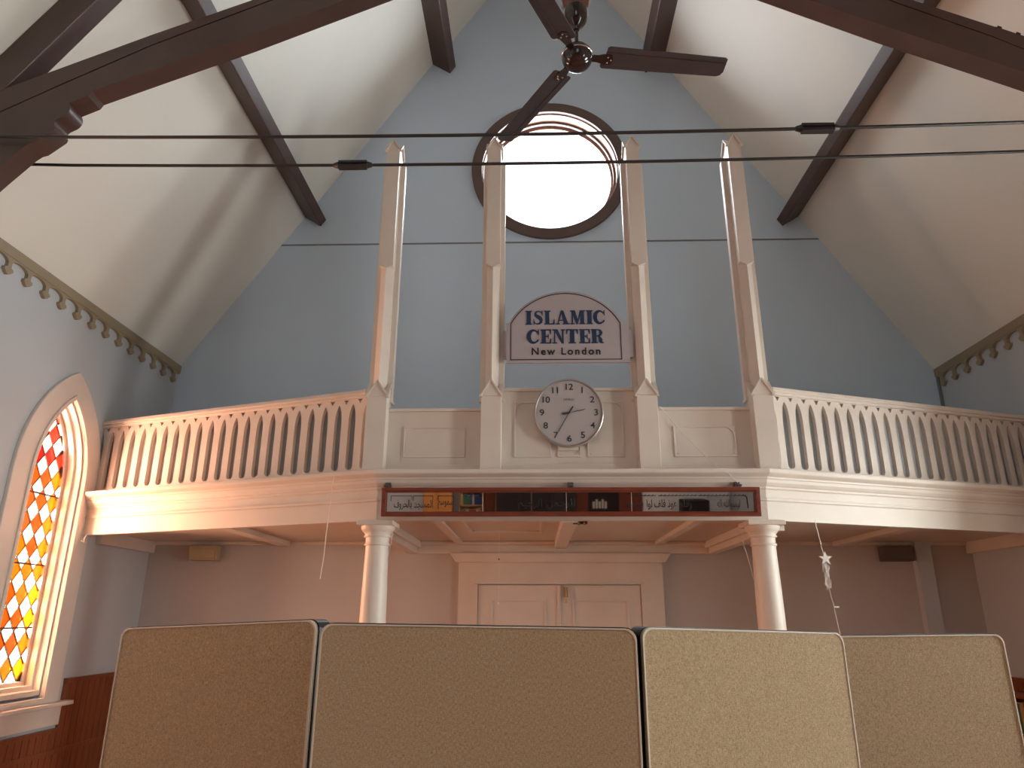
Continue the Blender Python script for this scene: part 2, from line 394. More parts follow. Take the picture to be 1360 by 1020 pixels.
G_PALE = glass_mat('pale_green_glass', (0.90, 0.95, 0.90)); G_ROSE = glass_mat('pale_rose_glass', (0.96, 0.82, 0.82))
def clear_glass(root):
    for ch in root.children:
        nm = ch.data.materials[0].name if ch.data else ''
        if nm in ('orange_glass', 'amber_glass', 'red_glass'):
            ch.data = ch.data.copy(); ch.data.materials[0] = G_ROSE if nm == 'red_glass' else G_PALE
for c in WIN_R:
    o = copy_tree(w1); clear_glass(o); o.location = (XR, c, 0); o.rotation_euler.z = PI; o.name = 'window_%d' % n; n += 1
for c, q in zip(WIN_L, LEFT_P): area('daylight_left', (XL - .75, c, 2.3), (1, 0, 0), 1.1, 2.7, q, LEFT_C)
for c, q in zip(WIN_R, RIGHT_P): area('daylight_right', (XR + .75, c, 2.3), (-1, 0, 0), 1.1, 2.7, q, RIGHT_C)
rwin = struct('window_11', (CX, YR, 5))  # unseen rear window, added to brighten the ceiling
MB().plate(REAR_HOLE, [[(.22 + (x - .22) * .9, 5.1 + (z - 5.1) * .93) for x, z in REAR_HOLE]], (0, YR + .03, 0), (1, 0, 0), (0, 0, 1), (0, -.1, 0)).build('frame', M_TRIM, rwin)
MB().plate(REAR_HOLE, [], (0, YR - .05, 0), (1, 0, 0), (0, 0, 1), (0, -.006, 0)).build('pane', G_WINDOW, rwin)
MB().box(.19, .25, YR - .08, YR + .03, 3.0, 7.2).build('mullion', M_TRIM, rwin)
area('rear_window_fill', (.22, YR - .7, 5.0), (0, 1, 0), 2.6, 4.0, REAR_W, REAR_C)  # area light outside the added rear window, lifts the ceiling

# ------------------------------------------------------------------ frieze boards under the eaves
def frieze(name, label, X, face, z_top, y_end, y_start, pitch, drop):
    root = thing(name, label, 'moulding', (X, y_end, z_top))
    h = z_top
    MB().box(0, face * 0.035, -(y_end - y_start), 0, -0.085, 0).build('board', M_FRIEZE, root, local=True)
    # one scallop cell with a trefoil drop in its middle, profile in (y,z)
    p = pitch; neck = .020; b = [( -p/2, -0.08), (-p/2, -0.095)]
    n = 7; aw = p / 2 - neck
    half = []
    for i in range(1, n + 1):   # arch curve from cell edge (top of arch) to neck
        t = i / n * PI / 2; half.append((-p / 2 + aw * math.sin(t), -0.095 - 0.045 * (1 - math.cos(t))))
    bulb = [(-.022, -drop + .062), (-.046, -drop + .055), (-.050, -drop + .035), (-.034, -drop + .022), (-.024, -drop + .010), (0, -drop)]
    left = b + half + bulb
    poly = left + [(-y, z) for y, z in reversed(left[:-1])]
    cell = MB().plate(poly, [], (0, 0, 0), (0, 1, 0), (0, 0, 1), (face * 0.03, 0, 0)).build('scallop_drop', M_FRIEZE, root, local=True)
    k = int((y_end - y_start) / p); cell.location = (0, -p / 2, 0)
    for i in range(1, k):
        c = cell.copy(); COL.objects.link(c); c.parent = root; c.location = (0, -p / 2 - i * p, 0)
frieze('frieze_board', 'tan cut-out frieze board with hanging drops along the left wall top', XL, 1, EL + .03, YG - .002, -1.0, 0.227, 0.235)
frieze('frieze_board', 'greyish cut-out frieze board with hanging drops along the right wall top', XR, -1, ER + .04, YG - .002, -1.0, 0.227, 0.235)

# ------------------------------------------------------------------ purlins and truss
def slope_frame(side):
    if side < 0: a, b = Vector((XL, 0, EL)), Vector((APX, 0, APZ))
    else: a, b = Vector((XR, 0, ER)), Vector((APX, 0, APZ))
    d = (b - a).normalized(); n = Vector((d.z, 0, -d.x))
    if n.z > 0: n = -n
    return a, d, n     # start, up-slope, inward normal
PUR = [(-1, 'lower left roof purlin, long brown beam running down to the gable', 2.475, .115, .25),
       (-1, 'upper left roof purlin, brown beam end beside the peak', 5.29, .14, .285),
       (1, 'lower right roof purlin, brown beam with a lit upper face', 2.50, .115, .25),
       (1, 'upper right roof purlin, brown beam partly behind the fan blade', 5.33, .14, .285)]
for side, lab, s, wd, dp in PUR:
    a, d, n_ = slope_frame(side)
    c = a + d * s + n_ * (dp / 2)
    c.y = (YG + YR) / 2
    MB().obox(c, (0, 1, 0), d, n_, (YG - YR) / 2, wd / 2, dp / 2 + .004).build('roof_purlin', M_BEAM, bevel=.008, label=lab, category='beam', group='purlins on the two ceiling slopes')

TY0, TY1 = 3.80, 3.94
def truss(side, lab):
    a, d, n_ = slope_frame(side)
    sg = side
    root = thing('roof_truss', lab, 'truss', (a.x, TY0, a.z))
    L = (Vector((APX, 0, APZ)) - a).length
    c = a + d * (L / 2) + n_ * .117; c.y = (TY0 + TY1) / 2
    MB().obox(c, d, (0, 1, 0), n_, L / 2 - .05, (TY1 - TY0) / 2, .117).build('principal_rafter', M_BEAM, root, bevel=.01)
    # scissor chord with curved foot and ogee step; outline in (x, z) for the left truss, mirrored for the right
    low = [(-4.17, 3.2), (-3.95, 3.70), (-3.70, 4.08), (-3.45, 4.40), (-3.30, 4.58), (-3.265, 4.61), (-3.23, 4.62), (-3.125, 4.715)]
    ogee = [(-3.118, 4.735), (-3.128, 4.760), (-3.129, 4.783), (-3.118, 4.800), (-3.098, 4.812), (-3.076, 4.824), (-3.058, 4.841), (-3.048, 4.862), (-3.046, 4.885), (-3.052, 4.908), (-3.062, 4.928)]
    up = [(-2.945, 4.985), (-2.925, 5.022), (-2.62, 5.155), (-1.93, 5.45), (-.98, 5.89), (.22, 6.44)]
    top = [(.22, 6.76), (-1.86, 5.803), (-2.605, 5.481), (-3.234, 5.191), (-3.558, 5.043), (-3.80, 4.68), (-4.17, 4.12)]
    def mp(x, z): return (x, z) if side < 0 else (2 * APX - x, z - .05 * (max(0, APX - x) - 1.4) * (1 if x < 0 else 0) + (.07 if x >= 0 else 0) * 0)
    def solid(o, y, t, nm): MB().plate([mp(x, z) for x, z in o], [], (0, y, 0), (1, 0, 0), (0, 0, 1), (0, t, 0)).build(nm, M_BEAM, root, smooth=True)
    joint = [(.22, 6.70), (-1.86, 5.73), (-2.589, 5.384), (-3.129, 5.083), (-3.516, 4.86), (-4.17, 4.02)]
    jup = [(x, z + .014) for x, z in joint]
    solid(low + ogee + up + joint, TY0, TY1 - TY0, 'lower_chord')
    solid(jup[::-1] + top[:5] + [(-3.80, 4.72), (-4.17, 4.16)], TY0 + .002, TY1 - TY0 - .004, 'upper_chord')
    solid([(x, z - .002) for x, z in joint[::-1]] + [(x, z + .016) for x, z in joint], TY0 + .016, TY1 - TY0 - .032, 'joint_spline')
    return root
truss(-1, 'left half of the dark brown arched roof truss with a scrolled foot')
truss(1, 'right half of the dark brown arched roof truss, its beam crossing the top right corner')

# iron tie rods
def tie_rod(y, z, xb, lab):
    root = thing('tie_rod', lab, 'rod', (APX, y, z), group='pair of iron tie rods across the nave')
    path = [(XL + .3 + (XR - XL - .6) * i / 12, y, z + 0.06 * ((i - 6) / 6) ** 2) for i in range(13)]
    path[0] = (XL + .01, y, z + .08); path[-1] = (XR - .01, y, z + .06)
    MB().tube(path, .011, 10).build('rod', M_STEEL, root, smooth=True)
    c = Vector((xb, y, z + 0.06 * ((xb - APX) / 4.1) ** 2))
    b = MB(); b.tube([c + Vector((-.135, 0, 0)), c + Vector((-.118, 0, 0)), c + Vector((-.10, 0, 0)), c + Vector((-.098, 0, 0))], [.015, .020, .026, .026], 12)
    b.tube([c + Vector((.098, 0, 0)), c + Vector((.10, 0, 0)), c + Vector((.118, 0, 0)), c + Vector((.135, 0, 0))], [.026, .026, .020, .015], 12)
    b.box(c.x - .10, c.x + .10, y - .022, y + .022, c.z + .008, c.z + .027); b.box(c.x - .10, c.x + .10, y - .022, y + .022, c.z - .027, c.z - .008)
    b.box(c.x - .10, c.x - .01, y - .012, y + .012, c.z - .010, c.z + .010); b.box(c.x + .03, c.x + .10, y - .012, y + .012, c.z - .010, c.z + .010)
    b.build('turnbuckle', M_STEEL, root, bevel=.002)
tie_rod(3.76, 4.59, 1.78, 'upper iron tie rod in the picture, turnbuckle at its right, ending on the truss')
tie_rod(4.16, 4.66, -1.235, 'lower iron tie rod in the picture, turnbuckle left of the post tops')

# ------------------------------------------------------------------ ceiling fan
HUB = Vector((0.277, 3.45, 4.90))
fan = thing('ceiling_fan', 'dark three-bladed ceiling fan hanging in front of the round window', 'fan', HUB)
MB().lathe([(0.0, -.085), (.03, -.083), (.055, -.074), (.075, -.057), (.088, -.035), (.094, -.008), (.094, .012), (.086, .032), (.070, .052), (.05, .066), (.03, .074), (.0, .076)], HUB, seg=40).build('motor_housing', M_FAN, fan, smooth=True)
MB().lathe([(.093, -.004), (.0955, -.002), (.0955, .004), (.093, .006)], HUB, seg=40).build('trim_band', M_CHROME, fan, smooth=True)
MB().tube([HUB + Vector((0, 0, .07)), HUB + Vector((0, 0, 6.24))], .012, 12).build('downrod', M_FAN, fan, smooth=True)
MB().lathe([(.0, .20), (.018, .20), (.026, .225), (.05, .245), (.068, .275), (.075, .31), (.073, .35), (.055, .36), (.0, .36)], HUB, seg=32).build('lower_cup', M_FAN, fan, smooth=True)
MB().lathe([(.0, .345), (.06, .345), (.078, .37), (.092, .42), (.105, .50), (.108, .60), (.098, .70), (.07, .78), (.03, .82), (0, .82)], HUB, seg=32).build('canopy_bell', M_FANBROWN, fan, smooth=True)
ZB = HUB.z + 0.0
for ang in (7.5, 121.5, 243.0):
    a = math.radians(ang); u = Vector((math.cos(a), math.sin(a), 0)); v = Vector((-math.sin(a), math.cos(a), 0)); up = Vector((0, 0, 1))
    vt = (v * math.cos(-.20) + up * math.sin(-.20)).normalized(); nt_ = u.cross(vt)
    outline = [(.175, -.074), (.19, -.083), (.90, -.070), (.915, -.062), (.918, .025), (.905, .05), (.88, .060), (.16, .066), (.15, .055), (.15, -.022), (.172, -.030)]
    bl = MB().plate(outline, [], HUB, u, vt, nt_ * .007).build('blade', M_BLADE, fan, bevel=.002)
    MB().plate([(.17, -.046), (.90, -.036), (.90, -.030), (.17, -.038)], [], HUB - nt_ * .004, u, vt, nt_ * .006).build('blade_ridge', M_BLADE, bl).location = (0, 0, 0)
    MB().plate([(.07, -.024), (.12, -.022), (.17, -.035), (.21, -.030), (.22, 0), (.21, .030), (.17, .035), (.12, .022), (.07, .024)], [], HUB - nt_ * .006, u, vt, nt_ * .006).build('blade_iron', M_FAN, bl)
    s_ = MB()
    for sx_, sy_ in ((.185, -.018), (.185, .018), (.205, 0)):
        s_.lathe([(.0, -.012), (.005, -.010), (.006, -.006), (.006, 0)], HUB + u * sx_ + vt * sy_, axis=nt_, seg=8)
    s_.build('blade_screw', M_CHROME, bl)

# ------------------------------------------------------------------ gallery
SL = 0.35
YF = 5.5
PATH = [(XL + .0, YF + SL * (CX - HX - XL)), (CX - HX, YF), (CX + HX, YF), (XR, YF + SL * (XR - CX - HX))]
gal = thing('gallery', 'cream painted balcony front and soffit across the far end of the nave', 'balcony', (CX, YF, 2.4))
# path runs left to right; right of travel is towards the camera
MB().sweep(PATH, [(-.06, 2.405), (0, 2.405), (0, 2.70), (-.06, 2.70)]).build('fascia', M_TRIM, gal)
MB().sweep(PATH, [(-.03, 2.55), (.008, 2.55), (.014, 2.556), (.014, 2.572), (.006, 2.578), (-.03, 2.578)]).build('fascia_bead', M_TRIM, gal)
cor = [(-.10, 2.64), (.006, 2.64), (.012, 2.648), (.012, 2.662), (.020, 2.668), (.036, 2.690), (.044, 2.712), (.052, 2.718), (.056, 2.730), (.080, 2.742), (.096, 2.752), (.100, 2.760), (.100, 2.782), (.094, 2.788), (-.10, 2.792)]
MB().sweep(PATH, cor).build('cornice', M_TRIM, gal)
def inside_poly(o):
    return [(XL, PATH[0][1] + o), (CX - HX, YF + o), (CX + HX, YF + o), (XR, PATH[3][1] + o), (XR, YG), (XL, YG)]
MB().plate(inside_poly(.05), [], (0, 0, 2.70), (1, 0, 0), (0, 1, 0), (0, 0, .08)).build('deck', M_TRIM, gal)
MB().plate(inside_poly(.05), [], (0, 0, 2.47), (1, 0, 0), (0, 1, 0), (0, 0, .03)).build('soffit', M_SOFFIT, gal)
BXL, BXR = -1.30, 1.90
for x in (BXL, BXR):
    MB().box(x - .05, x + .05, YF + .16, YG, 2.345, 2.47).build('soffit_beam', M_TRIM, gal, bevel=.004)
    MB().box(x + (.05 if x < 0 else -.09), x + (.09 if x < 0 else -.05), YF + .16, YG, 2.40, 2.47).build('beam_moulding', M_TRIM, gal, bevel=.006)
MB().box(CX - .06, CX + .06, YF + .06, YG - .05, 2.395, 2.47).build('centre_batten', M_TRIM, gal, bevel=.004)
MB().box(1.28, 1.36, YF + .06, YG - .05, 2.43, 2.47).build('batten', M_TRIM, gal, bevel=.004)
MB().box(-.84, -.76, YF + .06, YG - .05, 2.445, 2.47).build('batten', M_TRIM, gal, bevel=.004)
MB().box(-2.75, -2.63, 6.1, YG - .05, 2.42, 2.47).build('batten', M_TRIM, gal, bevel=.004)
MB().box(3.15, 3.27, 6.1, YG - .05, 2.42, 2.47).build('batten', M_TRIM, gal, bevel=.004)
MB().box(BXL + .05, BXR - .05, YG - .05, YG, 2.345, 2.47).build('frieze', M_TRIM, gal, bevel=.004)
MB().box(BXL + .05, BXR - .05, YG - .10, YG - .05, 2.43, 2.47).build('crown_moulding', M_TRIM, gal, bevel=.01)
for x0, x1 in ((XL, BXL - .05), (BXR + .05, XR)):
    MB().box(x0, x1, YG - .035, YG, 2.435, 2.47).build('crown_moulding', M_TRIM, gal, bevel=.006)
for x0, x1 in ((XL, XL + .06), (XR - .06, XR)):
    MB().box(x0, x1, 6.8, YG, 2.35, 2.47).build('wall_beam', M_TRIM, gal, bevel=.006)
def frame_rect(x0, x1, y0, y1, z, wd, t):
    return MB().plate([(x0, y0), (x1, y0), (x1, y1), (x0, y1)], [[(x0 + wd, y0 + wd), (x1 - wd, y0 + wd), (x1 - wd, y1 - wd), (x0 + wd, y1 - wd)]], (0, 0, z), (1, 0, 0), (0, 1, 0), (0, 0, t))
frame_rect(-.60, .08, 5.75, 6.75, 2.452, .022, .02).build('panel_moulding', M_TRIM, gal, bevel=.004)

# columns
def column(x, lab):
    y = YF + .13
    r = thing('column', lab, 'column', (x, y, 0), group='pair of columns carrying the gallery')
    MB().box(x - .142, x + .142, y - .142, y + .142, 2.372, 2.408).build('abacus', M_TRIM, r, bevel=.006)
    MB().lathe([(.09, 2.25), (.092, 2.285), (.104, 2.287), (.106, 2.297), (.098, 2.302), (.100, 2.315), (.118, 2.335), (.130, 2.350), (.132, 2.372), (.0, 2.374)], (x, y, 0), seg=40).build('capital', M_TRIM, r, smooth=True)
    MB().lathe([(0, .16), (.112, .16), (.110, .5), (.105, 1.3), (.096, 1.9), (.088, 2.215), (.088, 2.222), (.098, 2.226), (.099, 2.238), (.090, 2.242), (.088, 2.26), (0, 2.26)], (x, y, 0), seg=40).build('shaft', M_TRIM, r, smooth=True)
    b = MB().box(x - .15, x + .15, y - .15, y + .15, 0, .09); b.lathe([(.0, .09), (.145, .09), (.15, .11), (.145, .13), (.12, .145), (.115, .16), (0, .165)], (x, y, 0), seg=32)
    b.build('base', M_TRIM, r)
column(-1.225, 'left round column under the gallery corner, warmly lit')
column(1.765, 'right round column under the gallery corner, white on its right side')

# balustrades
def baluster_mesh(p, h):
    s_, zb, zt, za = p / 2 - .034, .040, .44, .600
    w_ = p / 2 - s_
    right = [(p / 2, 0), (p / 2, zb)]
    for i in range(1, 7):
        t = PI / 2 * i / 6; right.append((p / 2 - w_ * math.sin(t), zb + w_ * (1 - math.cos(t))))
    for i in range(0, 7):
        t = i / 6 * 1.08; right.append((s_ + w_ * (1 - math.cos(t)) / (1 - math.cos(1.08)), zt + (za - zt) * math.sin(t) / math.sin(1.08)))
    right += [(p / 2, h)]
    # remove near duplicates
    rr = [right[0]]
    for q in right[1:]:
        if (q[0] - rr[-1][0]) ** 2 + (q[1] - rr[-1][1]) ** 2 > 1e-8: rr.append(q)
    poly = rr + [(-x, z) for x, z in reversed(rr)]
    hole = [(-.024, h - .006), (0, h - .046), (.024, h - .006)]
    return MB().plate(poly, [hole], (0, 0, 0), (1, 0, 0), (0, 0, 1), (0, .035, 0))
def balustrade(side, lab):
    c = Vector((CX + side * (HX + .16), YF + .06 + SL * .16, 2.792)); 
    xe = XL if side < 0 else XR
    e = Vector((xe, YF + .06 + SL * (abs(xe - CX) - HX), 2.792)); L = (e - c).length
    u = (e - c).normalized(); n_ = Vector((side * u.y if side > 0 else u.y * -1, 0, 0))
    nrm = Vector((u.y, -u.x, 0)) if side > 0 else Vector((-u.y, u.x, 0))   # towards the camera
    root = thing('balustrade', lab, 'railing', c, group='pierced balustrades either side of the gallery front')
    k = 22; p = L / k; h = .645
    rot = math.atan2(u.y, u.x) if side > 0 else math.atan2(-u.y, -u.x)
    m0 = baluster_mesh(p, h).build('baluster', M_TRIM, root, local=True)
    for i in range(k):
        o = m0 if i == 0 else m0.copy()
        if i: COL.objects.link(o); o.parent = root
        o.location = u * (p * (i + .5)); o.rotation_euler.z = rot
    mid = c + u * (L / 2)
    MB().obox(mid + Vector((0, 0, h / 2)) - nrm * .115, u, (0, 0, 1), nrm, L / 2, h / 2, .01).build('backing_board', M_BACKB, root)
    MB().obox(mid + Vector((0, 0, h + .034)) - nrm * .012, u, (0, 0, 1), nrm, L / 2, .012, .05).build('top_rail', M_TRIM, root, bevel=.005)
    MB().obox(mid + Vector((0, 0, h + .011)) - nrm * .012, u, (0, 0, 1), nrm, L / 2, .012, .034).build('rail_moulding', M_TRIM, root, bevel=.004)
    MB().obox(mid + Vector((0, 0, h + .054)) - nrm * .012, u, (0, 0, 1), nrm, L / 2, .008, .042).build('rail_cap', M_TRIM, root, bevel=.004)
balustrade(-1, 'cream pierced balustrade left of the central panels, warmly lit')
balustrade(1, 'white pierced balustrade right of the central panels, brightly lit')

# gothic posts
def cross_gable(x, y, z, a, b, h, ov=0.0, t=0.012):
    """four-gabled cap: half sizes a (x), b (y); ridge height h, as a solid with thin raised verges"""
    m = MB()
    vs = [(x - a, y - b, z), (x + a, y - b, z), (x + a, y + b, z), (x - a, y + b, z), (x, y - b, z + h), (x + a, y, z + h), (x, y + b, z + h), (x - a, y, z + h), (x, y, z + h)]
    m.add(vs, [(0, 1, 4), (1, 2, 5), (2, 3, 6), (3, 0, 7), (0, 4, 8, 7), (1, 5, 8, 4), (2, 6, 8, 5), (3, 7, 8, 6), (3, 2, 1, 0)])
    return m
def verges(x, y, z, a, b, h, wd=.012, pr=.012):
    m = MB()
    for sx in (-1, 1):
        p0 = Vector((x + sx * (a + .012), y - b, z - .012)); p1 = Vector((x, y - b, z + h + .006))
        d = (p1 - p0).normalized(); mid = (p0 + p1) / 2
        m.obox(mid, d, (0, 1, 0), d.cross(Vector((0, 1, 0))), (p1 - p0).length / 2, pr, wd / 2)
        p0 = Vector((x + sx * a, y - b - .01, z - .012)); p1 = Vector((x + sx * a, y, z + h + .006)); d = (p1 - p0).normalized()
        m.obox((p0 + p1) / 2, d, (1, 0, 0), d.cross(Vector((1, 0, 0))), (p1 - p0).length / 2, pr, wd / 2)
        p0 = Vector((x + sx * a, y + b + .01, z - .012)); d = (p1 - p0).normalized()
        m.obox((p0 + p1) / 2, d, (1, 0, 0), d.cross(Vector((1, 0, 0))), (p1 - p0).length / 2, pr, wd / 2)
    return m
def post(x, lab):
    r = thing('gothic_post', lab, 'post', (x, YF + .06, 2.79), group='four gothic posts rising from the gallery front')
    y0 = YF - .01
    MB().box(x - .083, x + .083, y0, y0 + .20, 2.79, 3.405).build('pedestal', M_TRIM, r, bevel=.004)
    c = cross_gable(x, y0 + .10, 3.405, .083, .10, .13).build('gabled_cap', M_TRIM, r)
    verges(x, y0 + .10, 3.405, .083, .10, .13).build('verge', M_TRIM, c)
    MB().box(x - .100, x + .100, y0 + .125, y0 + .185, 3.40, 5.69).build('back_board', M_TRIM, r, bevel=.005)
    MB().plate([(x - .055, y0 + .126), (x - .055, y0 + .085), (x, y0 + .03), (x + .055, y0 + .085), (x + .055, y0 + .126)], [], (0, 0, 3.44), (1, 0, 0), (0, 1, 0), (0, 0, 1.17)).build('chamfered_shaft', M_TRIM, r)
    # upper square block with underside rising to the shaft arris
    b = MB(); yb = y0 + .02; bw = .060
    b.add([(x - bw, yb, 4.605), (x, yb, 4.575), (x + bw, yb, 4.605), (x + bw, yb + .16, 4.605), (x, yb + .16, 4.575), (x - bw, yb + .16, 4.605),
           (x - bw, yb, 5.79), (x + bw, yb, 5.79), (x + bw, yb + .16, 5.79), (x - bw, yb + .16, 5.79)],
          [(0, 1, 2, 7, 6), (2, 3, 8, 7), (3, 4, 5, 9, 8), (5, 0, 6, 9), (6, 7, 8, 9), (0, 5, 4, 1), (1, 4, 3, 2)])
    b.build('upper_block', M_TRIM, r)
    f = cross_gable(x, yb + .08, 5.79, bw, .08, .095).build('finial', M_TRIM, r)
    verges(x, yb + .08, 5.79, bw, .08, .095, .012, .016).build('verge', M_TRIM, f)
    # thin moulding where board meets pedestal shoulders
    MB().box(x - .105, x + .105, y0 + .11, y0 + .20, 3.385, 3.41).build('shoulder', M_TRIM, r, bevel=.003)
PX = [CX - 1.553, CX - .622, CX + .634, CX + 1.558]
for x, l in zip(PX, ('leftmost gothic post, at the left corner of the gallery front', 'second gothic post from the left, crossing the round window edge',
                     'third gothic post from the left, right of the sign and clock', 'rightmost gothic post, at the right corner of the gallery front')): post(x, l)

# parapet panels
def parapet(x0, x1, z1, lab, kind):
    r = thing('parapet_panel', lab, 'panel', ((x0 + x1) / 2, YF + .1, 2.79), group='panelled parapets between the gothic posts')
    yb = YF + .11; z0 = 2.79
    MB().box(x0, x1, yb, yb + .04, z0, z1).build('backing', M_TRIM, r)
    MB().box(x0, x1, yb - .018, yb + .055, z1 - .02, z1 + .006).build('top_cap', M_TRIM, r, bevel=.004)
    MB().box(x0, x1, yb - .014, yb, z0, z0 + .07).build('bottom_rail', M_TRIM, r, bevel=.003)
    def sub(a, b, c, d, orn):
        m = MB().plate([(a, c), (b, c), (b, d), (a, d)], [[(a + .012, c + .012), (b - .012, c + .012), (b - .012, d - .012), (a + .012, d - .012)]], (0, yb - .012, 0), (1, 0, 0), (0, 0, 1), (0, .014, 0))
        f = m.build('panel_moulding', M_TRIM, r, bevel=.003)
        if orn:
            s = orn
            for sx, px_ in ((1, a + .012), (-1, b - .012)):
                for sz, pz in ((1, c + .012), (-1, d - .012)):
                    # corner ornament: concave quarter with a leaf notch
                    arc = [(px_ + sx * s * (1 - math.cos(t)) if False else px_ + sx * (s - s * math.sin(t)), pz + sz * (s - s * math.cos(t))) for t in [PI / 2 * i / 6 for i in range(7)]]
                    MB().plate([(px_, pz)] + arc, [[(px_ + sx * .2 * s * a1, pz + sz * .2 * s * a2) for a1, a2 in ((.5, .5), (1.2, .6), (.6, 1.2))]], (0, yb - .010, 0), (1, 0, 0), (0, 0, 1), (0, .011, 0)).build('corner_ornament', M_TRIM, f)
    if kind == 'side':
        sub(x0 + .13, x1 - .13, z0 + .13, z1 - .15, .08)
    else:
        w3 = (x1 - x0)
        sub(x0 + .10, x0 + .40, z0 + .13, z1 - .11, .07); sub(x1 - .40, x1 - .10, z0 + .13, z1 - .11, .07); sub(x0 + .45, x1 - .45, z0 + .13, z1 - .11, .06)
        MB().box(CX - .05, CX + .05, yb - .004, yb, z0 + .085, z0 + .115).build('label_plate', M_TRIM, r)
parapet(PX[0] + .083, PX[1] - .083, 3.325, 'lower cream parapet panel left of the clock', 'side')
parapet(PX[1] + .083, PX[2] - .083, 3.495, 'taller cream central parapet panel behind the clock', 'centre')
parapet(PX[2] + .083, PX[3] - .083, 3.325, 'lower cream parapet panel right of the clock, white cord across it', 'side')

# ------------------------------------------------------------------ sign
SXc = .276
sign = thing('sign', 'arched grey sign with navy lettering hung between the two middle posts', 'sign', (SXc, YF + .06, 3.71))
def arch_poly(hw, zb, zs, za, n=28):
    rise = za - zs; R = (hw * hw + rise * rise) / (2 * rise); zc = za - R; a = math.asin(min(1, hw / R))
    return [(SXc - hw, zb), (SXc + hw, zb)] + [(SXc + R * math.sin(a - 2 * a * i / n), zc + R * math.cos(a - 2 * a * i / n)) for i in range(n + 1)]
ys = YF + .04
MB().plate([(SXc - .497, 3.705), (SXc + .530, 3.705), (SXc + .530, 4.06), (SXc + .478, 4.06)] + arch_poly(.478, 0, 4.06, 4.352)[2:] + [(SXc - .478, 4.06), (SXc - .497, 4.06)], [], (0, ys, 0), (1, 0, 0), (0, 0, 1), (0, .025, 0)).build('board', M_SIGN, sign)
o1 = arch_poly(.463, 3.727, 4.056, 4.335); o2 = arch_poly(.456, 3.734, 4.053, 4.328)
MB().plate(o1, [o2], (0, ys - .003, 0), (1, 0, 0), (0, 0, 1), (0, .003, 0)).build('border_line', M_BLACK, sign)

